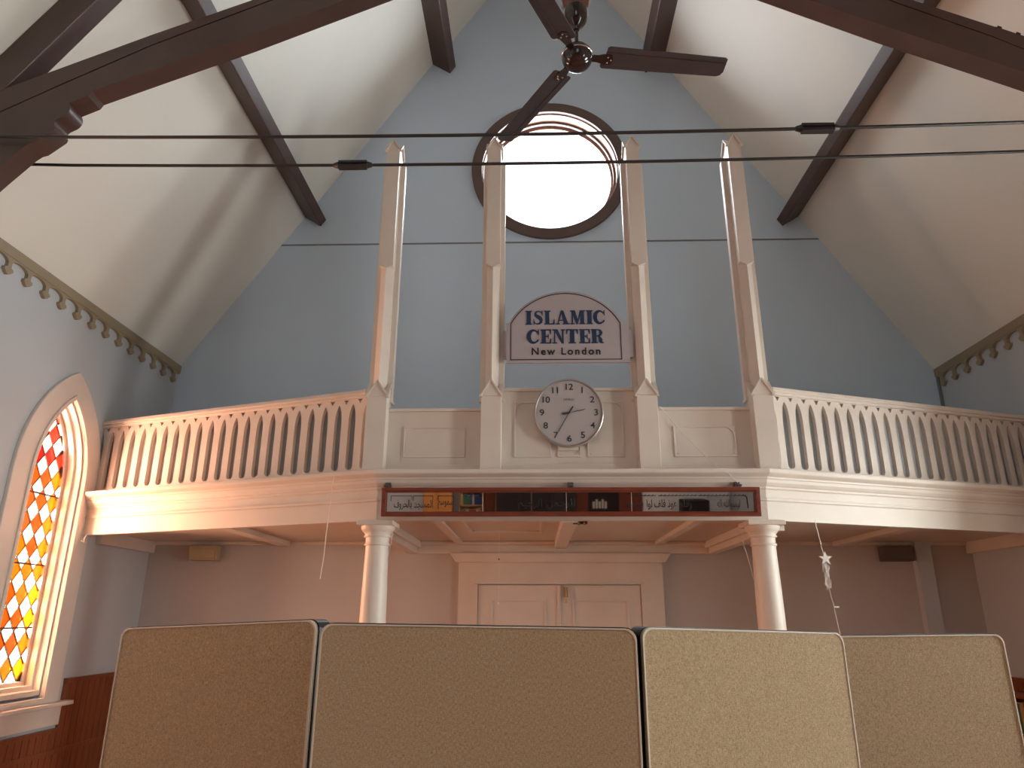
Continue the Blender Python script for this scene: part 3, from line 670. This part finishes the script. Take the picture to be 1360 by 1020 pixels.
def stroke(m, pts, ws, org, t=.004, squash=1.0):
    """variable-width stroke along pts (2D) as a ribbon plate"""
    P = [Vector(p) for p in pts]; L_, R_ = [], []
    for i, p in enumerate(P):
        d = (P[min(i + 1, len(P) - 1)] - P[max(i - 1, 0)]).normalized(); n_ = Vector((-d.y, d.x)); w_ = ws[i] / 2
        L_.append((p.x + n_.x * w_, p.y + n_.y * w_)); R_.append((p.x - n_.x * w_, p.y - n_.y * w_))
    m.plate(L_ + R_[::-1], [], org, (1, 0, 0), (0, 0, 1), (0, t, 0))
def glyph(ch, W, H):
    """bold slab serif capitals, returns list of polygons and width in units of cap height 1"""
    st, th, sf = .30, .09, .075
    R = lambda a, b, c, d: [(a, b), (c, b), (c, d), (a, d)]
    if ch == 'I': return [R(.08, 0, .38, 1), R(0, 0, .46, sf), R(0, 1 - sf, .46, 1)], .46
    if ch == 'L': return [R(.08, 0, .36, 1), R(0, 1 - sf, .46, 1), R(0, 0, .72, sf), [(.60, 0), (.74, 0), (.74, .36), (.68, .36), (.60, .07)]], .74
    if ch == 'T': return [R(.25, 0, .55, 1), R(.15, 0, .65, sf), R(.02, 1 - sf, .78, 1), [(0, .66), (.06, .66), (.14, 1), (0, 1)], [(.80, .66), (.74, .66), (.66, 1), (.80, 1)]], .80
    if ch == 'E': return [R(.08, 0, .36, 1), R(0, 0, .70, sf), R(0, 1 - sf, .70, 1), R(.3, .47, .54, .54), R(.50, .36, .56, .65), [(.58, 0), (.72, 0), (.72, .34), (.66, .34)], [(.58, 1), (.72, 1), (.72, .66), (.66, .66)]], .72
    if ch == 'N': return [R(.12, 0, .20, 1), R(0, 0, .32, sf), R(0, 1 - sf, .28, 1), [(.10, 1), (.36, 1), (.78, 0), (.62, 0)], R(.66, .2, .76, 1), R(.58, 1 - sf, .86, 1), [(.56, .13), (.66, 0), (.76, 0), (.76, .3)]], .86
    if ch == 'M': return [R(.10, 0, .19, 1), R(0, 0, .30, sf), R(0, 1 - sf, .2, 1), [(.08, 1), (.34, 1), (.56, .25), (.50, 0), (.42, 0)], [(.42, 0), (.52, 0), (.80, 1), (.70, 1)], R(.70, 0, .98, 1), R(.62, 0, 1.06, sf), R(.78, 1 - sf, 1.06, 1)], 1.06
    if ch == 'A': return [[(.10, 0), (.19, 0), (.46, .95), (.38, 1)], [(.36, 1), (.54, 1), (.90, 0), (.58, 0)], R(.18, .26, .66, .33), R(0, 0, .30, sf), R(.48, 0, .98, sf)], .96
    if ch == 'C':
        pts = [(.42 + .33 * math.cos(a), .5 + .44 * math.sin(a)) for a in [math.radians(35 + 290 * i / 20) for i in range(21)]]
        ws = [.08 + .20 * max(0, math.sin(math.pi * i / 20)) ** 2.2 for i in range(21)]
        return [('s', pts, ws), R(.70, .62, .77, 1.0), [(.62, .80), (.77, .72), (.77, .95)], [(.70, .30), (.77, .30), (.73, .14), (.64, .12)]], .80
    if ch == 'S':
        k = [(.62, .80), (.56, .91), (.42, .955), (.26, .93), (.17, .82), (.19, .68), (.34, .57), (.50, .46), (.58, .33), (.56, .17), (.44, .07), (.28, .045), (.14, .10), (.08, .22)]
        ws = [.06, .07, .08, .10, .15, .20, .26, .28, .24, .19, .12, .08, .07, .06]
        return [('s', k, ws), R(.62, .66, .68, 1.0), R(.03, 0, .09, .36)], .72
    if ch == 'R':
        pts = [(.34, .955), (.50, .95), (.62, .88), (.66, .74), (.62, .60), (.50, .52), (.34, .50)]; ws = [.07, .09, .17, .24, .17, .09, .07]
        return [R(.08, 0, .36, 1), R(0, 0, .44, sf), R(0, 1 - sf, .40, 1), ('s', pts, ws), [(.42, .50), (.56, .52), (.74, .30), (.74, .08), (.84, .06), (.84, 0), (.62, 0), (.52, .10), (.50, .38)]], .86
def word(txt, xc, z0, H, width, name):
    x = 0; items = []
    for ch in txt:
        g, gw = glyph(ch, 1, 1); items.append((g, x)); x += gw + .07
    tot = x - .07; k = width / tot
    for (g, gx), ch in zip(items, txt):
        m = MB(); zz = 0
        for q in g:
            zz += .00015
            if q[0] == 's':
                stroke(m, [(xc - width / 2 + (gx + p[0]) * k, z0 + p[1] * H) for p in q[1]], [w_ * (k + H) / 2 for w_ in q[2]], (0, ys - .004 - zz, 0), .004)
            else:
                m.plate([(xc - width / 2 + (gx + p[0]) * k, z0 + p[1] * H) for p in q], [], (0, ys - .004 - zz, 0), (1, 0, 0), (0, 0, 1), (0, .004, 0))
        m.build(name, M_NAVY, sign)
for x0_, x1_ in ((SXc - .525, SXc - .46), (SXc + .46, SXc + .56)): MB().box(x0_, x1_, ys + .025, YF - .01 + .125, 3.76, 4.0).build('mounting_batten', M_SIGN, sign)
word('ISLAMIC', SXc, 4.045, .127, .672, 'letter')
word('CENTER', SXc, 3.873, .127, .640, 'letter')
text_mesh('New London', .088, .001, 'lettering', M_BLACK, sign, FRONT(SXc, ys - .003, 3.800), offset=.002, spacing=1.30, sx=.98)

# ------------------------------------------------------------------ clock
CK = Vector((CX + .007, YF + .07, 3.272)); CR = .283
clock = thing('wall_clock', 'round grey wall clock with black numerals on the central parapet', 'clock', CK)
tl = .06   # leans forward a little
cax = Vector((0, -1, -.10)).normalized(); cup = Vector((0, -.10, 1)).normalized()
def CM(dx, dz, h, roll=0.0):
    o = CK + cax * h + Vector((1, 0, 0)) * dx + cup * dz
    return Matrix.Translation(o) @ Matrix(((1, 0, 0, 0), (0, cup.y, cax.y, 0), (0, cup.z, cax.z, 0), (0, 0, 0, 1))) @ Matrix.Rotation(roll, 4, 'Z')
MB().lathe([(0, 0), (CR - .02, 0), (CR - .004, .012), (CR, .035), (CR - .004, .052), (CR - .012, .056), (CR - .018, .050), (CR - .020, .040), (0, .040)], CK, axis=cax, seg=72).build('rim', mat('clock_rim', (.42, .38, .37), .3, metal=.5, var=.02), clock, smooth=True)
MB().lathe([(0, .036), (CR - .021, .036), (CR - .021, .044), (0, .044)], CK, axis=cax, seg=72).build('dial', M_FACE, clock, smooth=True)
for i in range(1, 13):
    a = math.radians(90 - 30 * i); rr = .218
    text_mesh(str(i), .072, .0012, 'numeral', M_BLACK, clock, CM(rr * math.cos(a), rr * math.sin(a) * .97, .046), offset=.0005, spacing=.92, sx=1.12)
text_mesh('SEIKO', .026, .0008, 'maker_name', mat('grey_print', (.16, .14, .15), .6), clock, CM(0, .108, .0455), spacing=1.3)
def hand(name, ang, L0, L1, w0, w1, h, m):
    a = math.radians(90 - ang); mt = CM(0, 0, h, a)
    o = MB(); vs = [mt @ Vector(p) for p in ((-L0, -w0, 0), (L1, -w1, 0), (L1, w1, 0), (-L0, w0, 0))]
    o.add([*vs, *[v + cax * .002 for v in vs]], [(0, 1, 2, 3), (7, 6, 5, 4), (0, 4, 5, 1), (1, 5, 6, 2), (2, 6, 7, 3), (3, 7, 4, 0)]).build(name, m, clock)
hand('hour_hand', 33, .02, .062, .006, .005, .050, M_BLACK)
hand('hour_counterweight', 259, .0, .055, .008, .008, .049, M_BLACK)
hand('minute_hand', 210, .0, .178, .0045, .004, .053, mat('hand_grey', (.10, .08, .09), .5))
hand('second_hand', 78, .0, .135, .0014, .0014, .056, M_BLACK)
hand('second_hand_tail', 80, .0, .125, .001, .001, .055, M_BLACK)
MB().lathe([(0, .046), (.009, .046), (.009, .058), (0, .059)], CK, axis=cax, seg=16).build('pivot', M_BLACK, clock)
MB().box(CX - .08, CX + .08, YF + .075, YF + .12, 2.97, 3.03).build('support_block', M_TRIM, clock)

# ------------------------------------------------------------------ mirror with calligraphy
MT = math.radians(7.0)
MX0, MX1 = -1.150, 1.683
mc = Vector(((MX0 + MX1) / 2, YF - .145, 2.524)); HW = (MX1 - MX0) / 2; HH = .108
mn = Vector((0, -math.cos(MT), -math.sin(MT))); mu = Vector((0, -math.sin(MT), math.cos(MT)))
mir = thing('mirror', 'long narrow mahogany framed mirror with black calligraphy under the gallery cornice', 'mirror', mc)
for sz in (-1, 1):
    MB().obox(mc + mu * (HH - .014) * sz + mn * .0, (1, 0, 0), mu, mn, HW, .014, .03).build('frame_rail', M_MAHOG, mir, bevel=.004)
for sx in (-1, 1):
    MB().obox(mc + Vector((sx * (HW - .016), 0, 0)), (1, 0, 0), mu, mn, .016, HH - .014, .03).build('frame_stile', M_MAHOG, mir, bevel=.004)
# inner slip
for sz in (-1, 1): MB().obox(mc + mu * (HH - .032) * sz - mn * .004, (1, 0, 0), mu, mn, HW - .03, .005, .018).build('inner_slip', M_MAHOG, mir)
MB().obox(mc - mn * .012, (1, 0, 0), mu, mn, HW - .03, HH - .03, .003).build('glass', M_MIRROR, mir)
MB().obox(mc - mn * .024, (1, 0, 0), mu, mn, HW - .01, HH - .01, .006).build('backing', M_MAHOG, mir)
for fx_ in (-.46, -.015, .33): MB().obox(mc + Vector((fx_ * HW * 1.0, 0, 0)) - mn * .008, (1, 0, 0), mu, mn, .0018, HH - .035, .002).build('glass_joint', M_EDGE, mir)
# calligraphy: connected letter forms written in visual order, engraved on the glass
def pxx(p): return (p - 509) / 498.0 * 2.833 - HW
MM = Matrix(((1, 0, 0, 0), (0, mu.y, mn.y, 0), (0, mu.z, mn.z, 0), (0, 0, 0, 1)))
def arabic(txt, p0, p1, size=.078, dz=-.020):
    p = mc + Vector((pxx(p0), 0, 0)) + mu * dz - mn * .0085
    o = text_mesh(txt[::-1], size, .0006, 'calligraphy', M_BLACK, mir, Matrix.Identity(4), offset=.0008, align='LEFT')
    me = o.data; off = wloc(mir); xs = [v.co.x + off.x for v in me.vertices]; ys_ = [v.co.y + off.y for v in me.vertices]
    x0, x1 = min(xs), max(xs); k = (pxx(p1) - pxx(p0)) / (x1 - x0); ym = (min(ys_) + max(ys_)) / 2
    M2 = Matrix.Translation(p - off) @ MM @ Matrix.Diagonal((k, 1, 1, 1)) @ Matrix.Translation((-x0, -ym, 0)) @ Matrix.Translation(off)
    me.transform(M2)
def mir_line(m, a, b, wd):
    pa = mc + Vector((pxx(a[0]), 0, 0)) + mu * a[1] - mn * .0085; pb = mc + Vector((pxx(b[0]), 0, 0)) + mu * b[1] - mn * .0085
    d = pb - pa; m.obox((pa + pb) / 2, d, d.cross(mn), mn, d.length / 2 + wd * .3, wd / 2, .0008)
arabic('ﻟﻴﺴﻮﺍﻟﻠﻪ ﺍﻟﻪ', 952, 982); arabic('ﻭﻗﻠﻮ', 904, 919); arabic('ﻋﻮﺫ ﻓﻠﻒ ﻟﻮﺍ', 860, 899); arabic('ﻣﻦ ﺳﻮﺭ', 833, 855, .07)
arabic('ﺍﻟﺮﺣﻤﻦ ﺍﻟﺮﺣﻴﻢ', 690, 765); arabic('ﺳﻤﻮﺳﻢ', 584, 604); arabic('ﺑﺎﻟﺤﺮﻭﻑ', 525, 549); arabic('ﺍﻟﻤﺴﺠﺪ', 552, 577)
for a, b in ((521, 549), (551, 577), (584, 604), (876, 926), (928, 990), (835, 872)):
    m = MB(); mir_line(m, (a, .046), (b, .046), .005)
    if b < 650:
        mir_line(m, (a, .046), (a, .010), .004); mir_line(m, (b, .046), (b, .018), .004)
    else:
        for q in range(int((b - a) / 5)): mir_line(m, (a + 2 + q * 5, .042), (a + 4 + q * 5, .054), .004)
    m.build('calligraphy', M_BLACK, mir)
m = MB(); mir_line(m, (986, .050), (991, .036), .006); mir_line(m, (991, .036), (992, -.045), .008); m.build('calligraphy', M_BLACK, mir)
for bx in (-1.13, .284, 1.555):
    b = MB().box(bx - .022, bx + .022, YF - .055, YF + .002, 2.63, 2.69); b.box(bx - .018, bx + .018, YF - .12, YF - .05, 2.645, 2.662)
    b.build('bracket', mat('bracket_metal', (.10, .085, .08), .4, metal=.5), mir, bevel=.003)
for bx in (-1.0, .28, 1.56): MB().box(bx - .02, bx + .02, YF - .118, YF + .01, 2.47, 2.50).build('rest_block', M_MAHOG, mir)

# small sensor fixture under the batten
sx, sy, sz_ = .36, YF + .10, 2.40
sn = thing('sensor_fixture', 'small two-eyed fixture under the middle of the mirror', 'fixture', (sx, sy, sz_))
MB().box(sx - .055, sx + .055, sy - .02, sy + .02, sz_ - .012, sz_ + .012).build('bar', M_BLACK, sn, bevel=.003)
for q in (-.012, .030): MB().lathe([(0, -.002), (.008, 0), (.012, .012), (.010, .02), (0, .02)], (sx + q, sy - .03, sz_ - .010), axis=(0, -1, -.3), seg=12).build('sensor_eye', M_CHROME, sn, smooth=True)

# ------------------------------------------------------------------ doors under the gallery
dr = struct('door_1', (CX, YG, 0))
DX0, DX1, DZ = -.595, 1.115, 2.03
MB().plate([(-.80, 0), (1.35, 0), (1.35, 2.255), (-.80, 2.255)], [[(DX0, -.001), (DX1, -.001), (DX1, DZ), (DX0, DZ)][::1]], (0, YG - .045, 0), (1, 0, 0), (0, 0, 1), (0, .05, 0)).build('casing', M_TRIM, dr, bevel=.006)
MB().plate([(-.83, 2.25), (1.38, 2.25), (1.44, 2.335), (1.44, 2.348), (-.89, 2.348), (-.89, 2.335)], [], (0, YG - .10, 0), (1, 0, 0), (0, 0, 1), (0, .10, 0)).build('cornice', M_TRIM, dr, bevel=.006)
MB().box(DX0 - .03, DX1 + .03, YG - .06, YG - .04, DZ, DZ + .03).build('head_bead', M_TRIM, dr, bevel=.004)
for i, (x0, x1) in enumerate(((DX0 + .004, CX - .03), (CX - .02, DX1 - .004))):
    lf = MB().box(x0, x1, YG - .028, YG + .012, .01, DZ - .01).build('door_leaf', M_TRIM, dr, bevel=.003)
    for c, d in ((1.0, 1.88), (.2, .85)):
        a, b = x0 + .13, x1 - .13
        MB().plate([(a, c), (b, c), (b, d), (a, d)], [[(a + .025, c + .025), (b - .025, c + .025), (b - .025, d - .025), (a + .025, d - .025)]], (0, YG - .040, 0), (1, 0, 0), (0, 0, 1), (0, .013, 0)).build('panel_moulding', M_TRIM, lf, bevel=.004)
MB().box(CX - .045, CX - .010, YG - .045, YG - .02, .01, DZ - .01).build('astragal', M_TRIM, dr, bevel=.004)
b = MB().box(CX + .03, CX + .07, YG - .055, YG - .028, 1.90, 2.0); b.tube([(CX + .05, YG - .06, 1.84), (CX + .05, YG - .06, 2.01)], .007, 8)
b.build('top_bolt', mat('brass_latch', (.30, .20, .10), .35, metal=.8), dr, bevel=.002)
# boxed pipe chase on the back wall near the right corner
MB().box(3.98, 4.14, YG - .09, YG, 1.18, 2.47).build('trim_3', M_WALL, kind='structure')
MB().box(XL - .001, XL + .03, 5.0, 7.75, .56, .60).build('trim_4', M_WAIN, kind='structure')

# speakers under the gallery
def speaker(x0, x1, lab, m):
    z0, z1 = 2.265, 2.415; y1 = YG - .035; y0 = y1 - .13
    r = thing('wall_speaker', lab, 'speaker', ((x0 + x1) / 2, y1, z0))
    b = MB(); b.add([(x0, y0 + .02, z0), (x1, y0 + .02, z0), (x1, y1, z0), (x0, y1, z0), (x0, y0, z1), (x1, y0, z1), (x1, y1, z1), (x0, y1, z1)],
                    [(3, 2, 1, 0), (4, 5, 6, 7), (0, 1, 5, 4), (1, 2, 6, 5), (2, 3, 7, 6), (3, 0, 4, 7)]); b.build('cabinet', m, r, bevel=.006)
    MB().box(x0 + .015, x1 - .015, y0 + .002, y0 + .014, z0 + .018, z1 - .03).build('grille', m, r, bevel=.004)
    MB().box((x0 + x1) / 2 - .03, (x0 + x1) / 2 + .03, y1 - .01, YG, z0 + .04, z0 + .10).build('mount', M_STEEL, r)
speaker(-3.68, -3.38, 'small tan box speaker under the left side of the gallery', M_SPK)
speaker(3.62, 3.93, 'small dark box speaker in shadow under the right side of the gallery', M_SPKD)

# ------------------------------------------------------------------ hanging strings
def string(path, r, lab, group=None):
    o = MB().tube(path, r, 6).build('hanging_string', M_STRING, label=lab, category='string')
    if group: o['group'] = group
    return o
def wob(p0, p1, n=10, a=.006, seed=1):
    rnd = random.Random(seed); p0, p1 = Vector(p0), Vector(p1)
    return [p0.lerp(p1, i / n) + Vector(((rnd.random() - .5) * a, (rnd.random() - .5) * a, 0)) for i in range(n + 1)]
def fpt(x): return YF + SL * (abs(x - CX) - HX)
string(wob((-1.58, fpt(-1.58) - .105, 2.76), (-1.62, fpt(-1.62) - .11, 1.97), seed=2), .0026, 'thin pale string hanging beside the left column from the balustrade')
string(wob((-1.10, YF + .12, 2.34), (-1.17, YF + .10, 1.86), seed=3), .002, 'short dark string hanging just right of the left column')
string(wob((1.60, YF + .12, 2.30), (1.68, YF + .10, 1.86), seed=4), .002, 'short dark string hanging just left of the right column')
pc = thing('pull_cord', 'pull cord with a small white bead hanging in front of the doors', 'cord', (-.33, 6.9, 2.45))
MB().tube(wob((-.33, 6.9, 2.46), (-.335, 6.9, 1.82), a=.002), .002, 6).build('cord', M_STRING, pc)
MB().lathe([(0, -.012), (.009, -.008), (.011, 0), (.009, .008), (0, .012)], (-.335, 6.9, 1.82), seg=12).build('bead', M_WHITE, pc, smooth=True)
MB().lathe([(0, -.010), (.006, -.006), (.006, .006), (0, .010)], (-.332, 6.9, 2.22), seg=10).build('coupling', M_STEEL, pc, smooth=True)
string([(PX[2] + .12, YF + .09, 3.335), (PX[2] + .14, YF + .085, 3.30), (1.20, YF + .06, 3.10), (1.32, YF + .03, 2.95), (1.42, YF - .05, 2.80), (1.48, YF - .115, 2.74), (1.54, YF - .135, 2.67)], .0042, 'white cord slanting down across the right parapet panel to the mirror')
# decoration with a star
dx = 2.17; dy = fpt(2.17) - .02
sd = thing('hanging_decoration', 'white string with a small star and tangled lights under the right gallery edge', 'decoration', (dx, dy, 2.41))
MB().tube(wob((dx, dy - .01, 2.42), (dx + .035, dy, 2.16), a=.004, seed=6), .0028, 6).build('string', M_STRING, sd)
st = [(.055 * (1 if i % 2 == 0 else .38) * math.sin(2 * PI * i / 10), .055 * (1 if i % 2 == 0 else .38) * math.cos(2 * PI * i / 10)) for i in range(10)]
MB().plate(st, [], (dx + .04, dy - .02, 2.13), (1, 0, 0), (0, 0, 1), (0, .006, 0)).build('star', M_STRING, sd)
tg = MB(); rnd = random.Random(5)
for q in range(7):
    tg.tube([(dx + .035 + .02 * math.sin(i * 1.3 + q) + .006 * q * .3, dy + .012 * math.cos(i * 1.7 + q * 2), 2.13 - .20 * i / 9 - .005 * q) for i in range(10)], .0028, 5)
tg.build('tangled_lights', M_STRING, sd)
MB().tube(wob((dx + .045, dy, 1.93), (dx + .09, dy, 1.52), a=.004, seed=8), .0018, 6).build('string', M_STRING, sd)
MB().box(dx + .062, dx + .10, dy - .004, dy + .004, 1.775, 1.785).build('bulb_clip', M_STRING, sd)
hk = MB().tube([(-4.10, 6.50, 2.41), (-4.10, 6.47, 2.36), (-4.085, 6.46, 2.335), (-4.115, 6.46, 2.345)], .006, 8).build('hook', M_WHITE, label='small white hook under the left end of the gallery edge', category='hook')

# ------------------------------------------------------------------ fabric partition panels
def rounded(wd, h, r, n=6):
    p = [(0, 0), (wd, 0)]
    p += [(wd - r + r * math.cos(PI / 2 * i / n), h - r + r * math.sin(PI / 2 * i / n)) for i in range(n + 1)]
    p += [(r - r * math.sin(PI / 2 * i / n), h - r + r * math.cos(PI / 2 * i / n)) for i in range(n + 1)]
    return p
def partition(x0, y0, x1, y1, zl, zr, lab):
    d = Vector((x1 - x0, y1 - y0, 0)); W = d.length; u = d.normalized(); nrm = Vector((u.y, -u.x, 0))
    r = thing('partition_panel', lab, 'partition', (x0, y0, 0), group='fabric partition panels in front of the camera')
    tilt = (zr - zl) / W; v = Vector((0, 0, 1)); uu = Vector((u.x, u.y, tilt))
    zb = .10; H = zl - zb; o = Vector((x0, y0, zb))
    MB().plate(rounded(W, H, .035), [], o, uu, v, -nrm * .012).build('fabric_pad', M_FABRIC, r, bevel=.005)
    MB().plate(rounded(W, H, .035), [[(p[0] + (.006 if p[0] < W / 2 else -.006), p[1] + (.006 if p[1] < H / 2 else -.006)) for p in rounded(W, H, .035)]], o + nrm * .003, uu, v, -nrm * .008).build('welt', M_EDGE, r, bevel=.002)
    MB().plate(rounded(W + .006, H + .003, .037), [], o - uu * .002 - nrm * .013, uu, v, -nrm * .064).build('edge_channel', M_BLACK, r)
    MB().plate(rounded(W - .08, H - .06, .03), [], o + uu * .04 + v * .02 - nrm * .078, uu, v, -nrm * .010).build('rear_pad', M_FABRIC, r, bevel=.004)
    for s in (.10, W - .10):
        MB().obox(o + u * s - nrm * .045 + Vector((0, 0, -.05)), u, nrm, (0, 0, 1), .02, .22, .05).build('foot', M_STEEL, r, bevel=.005)
partition(-1.535, 2.755, -.715, 2.44, 1.656, 1.690, 'dark shaded fabric partition panel, leftmost of the four')
partition(-.676, 2.36, .318, 2.36, 1.679, 1.667, 'widest fabric partition panel, second from the left')
partition(.338, 2.38, 1.114, 2.76, 1.671, 1.650, 'bright fabric partition panel, third from the left')
partition(1.03, 2.92, 1.865, 3.06, 1.634, 1.642, 'fabric partition panel at the right, set behind its neighbour')

# ------------------------------------------------------------------ low bookcase by the right wall
def bookcase(name, lab, x0, x1, y0, y1, H, nsh, openside, m, books, grp):
    r = thing(name, lab, 'bookcase', ((x0 + x1) / 2, (y0 + y1) / 2, 0))
    t = .022
    MB().box(x0, x1, y0, y1, H - .03, H).build('top', m, r, bevel=.003)
    if openside == 'x':
        for y in (y0, y1 - t): MB().box(x0 + .005, x1, y, y + t, 0, H - .03).build('side_panel', m, r)
        MB().box(x1 - .012, x1 - .002, y0 + t, y1 - t, 0, H - .03).build('back_panel', m, r)
    else:
        for x in (x0, x1 - t): MB().box(x, x + t, y0, y1 - .005, 0, H - .03).build('side_panel', m, r)
        MB().box(x0 + t, x1 - t, y0, y0 + .012, 0, H - .03).build('back_panel', m, r)
    zs = [.06 + (H - .09) * i / nsh for i in range(nsh)]
    for z in zs: MB().box(x0 + .02, x1 - .02, y0 + t, y1 - .015, z, z + t).build('shelf', m, r)
    k = 0
    gap = (H - .09) / nsh
    for si, z in enumerate(zs):
        if si not in books: continue
        row = []
        if openside == 'x': p, pe = y0 + t + .01, y1 - t - .03
        else: p, pe = x0 + t + .01, x1 - t - .03
        while p < pe - .06:
            wd = random.uniform(.035, .07); hh = random.uniform(.6, .82) * gap; cn = random.choice(BOOKC)
            if openside == 'x': b = MB().box(x0 + .05, x0 + .22, p, p + wd, z + t, z + t + hh)
            else: b = MB().box(p, p + wd, y1 - .22, y1 - .05, z + t, z + t + hh)
            row.append((b, cn, z, p, wd, hh)); p += wd + .003; continue
        n_of = {}
        tot = {}
        for q in row: tot[q[1][0]] = tot.get(q[1][0], 0) + 1
        for b, cn, z, p, wd, hh in row:
            n_of[cn[0]] = n_of.get(cn[0], 0) + 1
            o_ = ORD[n_of[cn[0]] - 1]
            lab_ = ('only ' if tot[cn[0]] == 1 else o_ + ' ') + cn[0] + ' bound book from the left on the ' + ('lower' if si == books[0] else 'upper') + ' filled shelf of the ' + grp
            root = thing('book', lab_, 'book', b.v[0], group='books in the ' + grp)
            b.build('cover', mat('book_' + cn[0], cn[1], .6), root, bevel=.002)
            if openside == 'x': MB().box(x0 + .055, x0 + .20, p + .004, p + wd - .004, z + t + hh - .001, z + t + hh + .001).build('pages', M_WHITE, root)
            else: MB().box(p + .004, p + wd - .004, y1 - .20, y1 - .055, z + t + hh - .001, z + t + hh + .001).build('pages', M_WHITE, root)
    return r
ORD = ['first', 'second', 'third', 'fourth', 'fifth', 'sixth', 'seventh', 'eighth', 'ninth', 'tenth', 'eleventh', 'twelfth', 'thirteenth', 'fourteenth']
BOOKC = [('red', (.35, .03, .02), 'red bound book on a shelf of the %s'), ('green', (.05, .14, .06), 'green bound book on a shelf of the %s'),
         ('tan', (.40, .26, .13), 'tan bound book on a shelf of the %s'), ('navy', (.03, .05, .14), 'navy bound book on a shelf of the %s'), ('cream', (.55, .48, .36), 'cream bound book on a shelf of the %s')]
bookcase('bookcase', 'low brown bookcase by the right wall, just right of the last partition', 4.28, 4.585, 6.72, 7.35, 1.06, 3, 'x', M_WAIN, (1, 2), 'low bookcase')
# furniture at the rear end, seen only in the mirror
bookcase('bookcase', 'tall oak bookcase seen in the mirror reflection near its left end', -1.74, -1.16, YR + .02, YR + .34, 2.1, 6, 'y', M_WOODL, (3, 4), 'tall bookcase')
c = thing('cupboard', 'orange lit oak cupboard seen in the mirror left of the bookcase', 'cupboard', (-2.2, YR + .2, 0))
MB().box(-2.56, -1.90, YR + .02, YR + .42, 0, 2.0).build('body', M_OAKB, c, bevel=.004)
for x0 in (-2.55, -2.22): MB().box(x0, x0 + .315, YR + .42, YR + .44, .1, 1.95).build('door', M_OAKB, c, bevel=.004)
c = thing('wardrobe', 'dark tall cabinet seen in the mirror between bookcase and timber screen', 'cabinet', (.1, YR + .3, 0))
MB().box(-.88, .98, YR + .02, YR + .52, 0, 2.2).build('body', M_DARK, c, bevel=.004)
for x0 in (-.86, -.24, .38): MB().box(x0, x0 + .60, YR + .52, YR + .54, .08, 2.15).build('door', M_DARK, c, bevel=.004)
for x0 in (-.875, -.06): MB().box(x0, x0 + .012, YR + .54, YR + .545, .08, 2.15).build('edge_strip', M_CHROME, c)
c = thing('timber_screen', 'red brown timber screen seen in the mirror right of the dark cabinet', 'screen', (1.75, YR + .1, 0))
MB().box(.99, 2.54, YR + .02, YR + .10, 0, 2.3).build('frame', M_MAHOG, c, bevel=.004)
MB().box(1.28, 2.0, YR + .10, YR + .11, 1.1, 1.9).build('panel', M_DARK, c)
for q in range(5): MB().box(1.38 + q * .07, 1.43 + q * .07, YR + .11, YR + .13, 1.32, 1.48 + .05 * (q % 2)).build('pinned_card', M_EDGE, c)
c = thing('timber_screen', 'narrow red brown timber screen seen in the mirror beside the tall bookcase', 'screen', (-1.0, YR + .1, 0))
MB().box(-1.14, -.90, YR + .02, YR + .30, 0, 2.3).build('frame', M_MAHOG, c, bevel=.004)
c = thing('white_board', 'white panelled rear partition seen in the mirror at its right', 'panel', (3.4, YR + .1, 0))
for i in range(4): MB().box(2.56 + i * .505, 3.06 + i * .505, YR + .02, YR + .06, 0, 2.4).build('board', M_WHITE, c, bevel=.004)
c = thing('dark_cabinet', 'dark boxy cabinet seen in the mirror before the white panels', 'cabinet', (3.6, YR + .5, 0))
MB().box(3.35, 3.95, YR + .3, YR + .75, 0, 1.56).build('body', M_DARK, c, bevel=.02)
MB().box(3.39, 3.91, YR + .75, YR + .765, .1, 1.48).build('door', M_DARK, c, bevel=.004)
MB().box(-4.19, -2.6, YR, YR + .03, 0, 2.4).build('trim_5', M_WHITE, kind='structure')

# black notched strip lying on the right truss beam
fx = thing('cable_clip', 'small black notched strip on top of the right truss beam, top right corner', 'fixture', (3.2, TY0 + .02, 5.36))
def ztop(x): return 5.481 + (2.605 - (x - 2 * APX)) * .45 - .05 * (x - APX - 1.4)
b = MB()
for k in range(9):
    x = 3.09 + k * .055
    b.obox((x, TY0 + .03, ztop(x) + .006), (1, 0, -.5), (0, 1, 0), (.5, 0, 1), .032, .02, .008)
    if k % 2 == 0: b.obox((x, TY0 + .03, ztop(x) + .018), (1, 0, -.5), (0, 1, 0), (.5, 0, 1), .014, .02, .012)
b.build('strip', M_BLACK, fx)
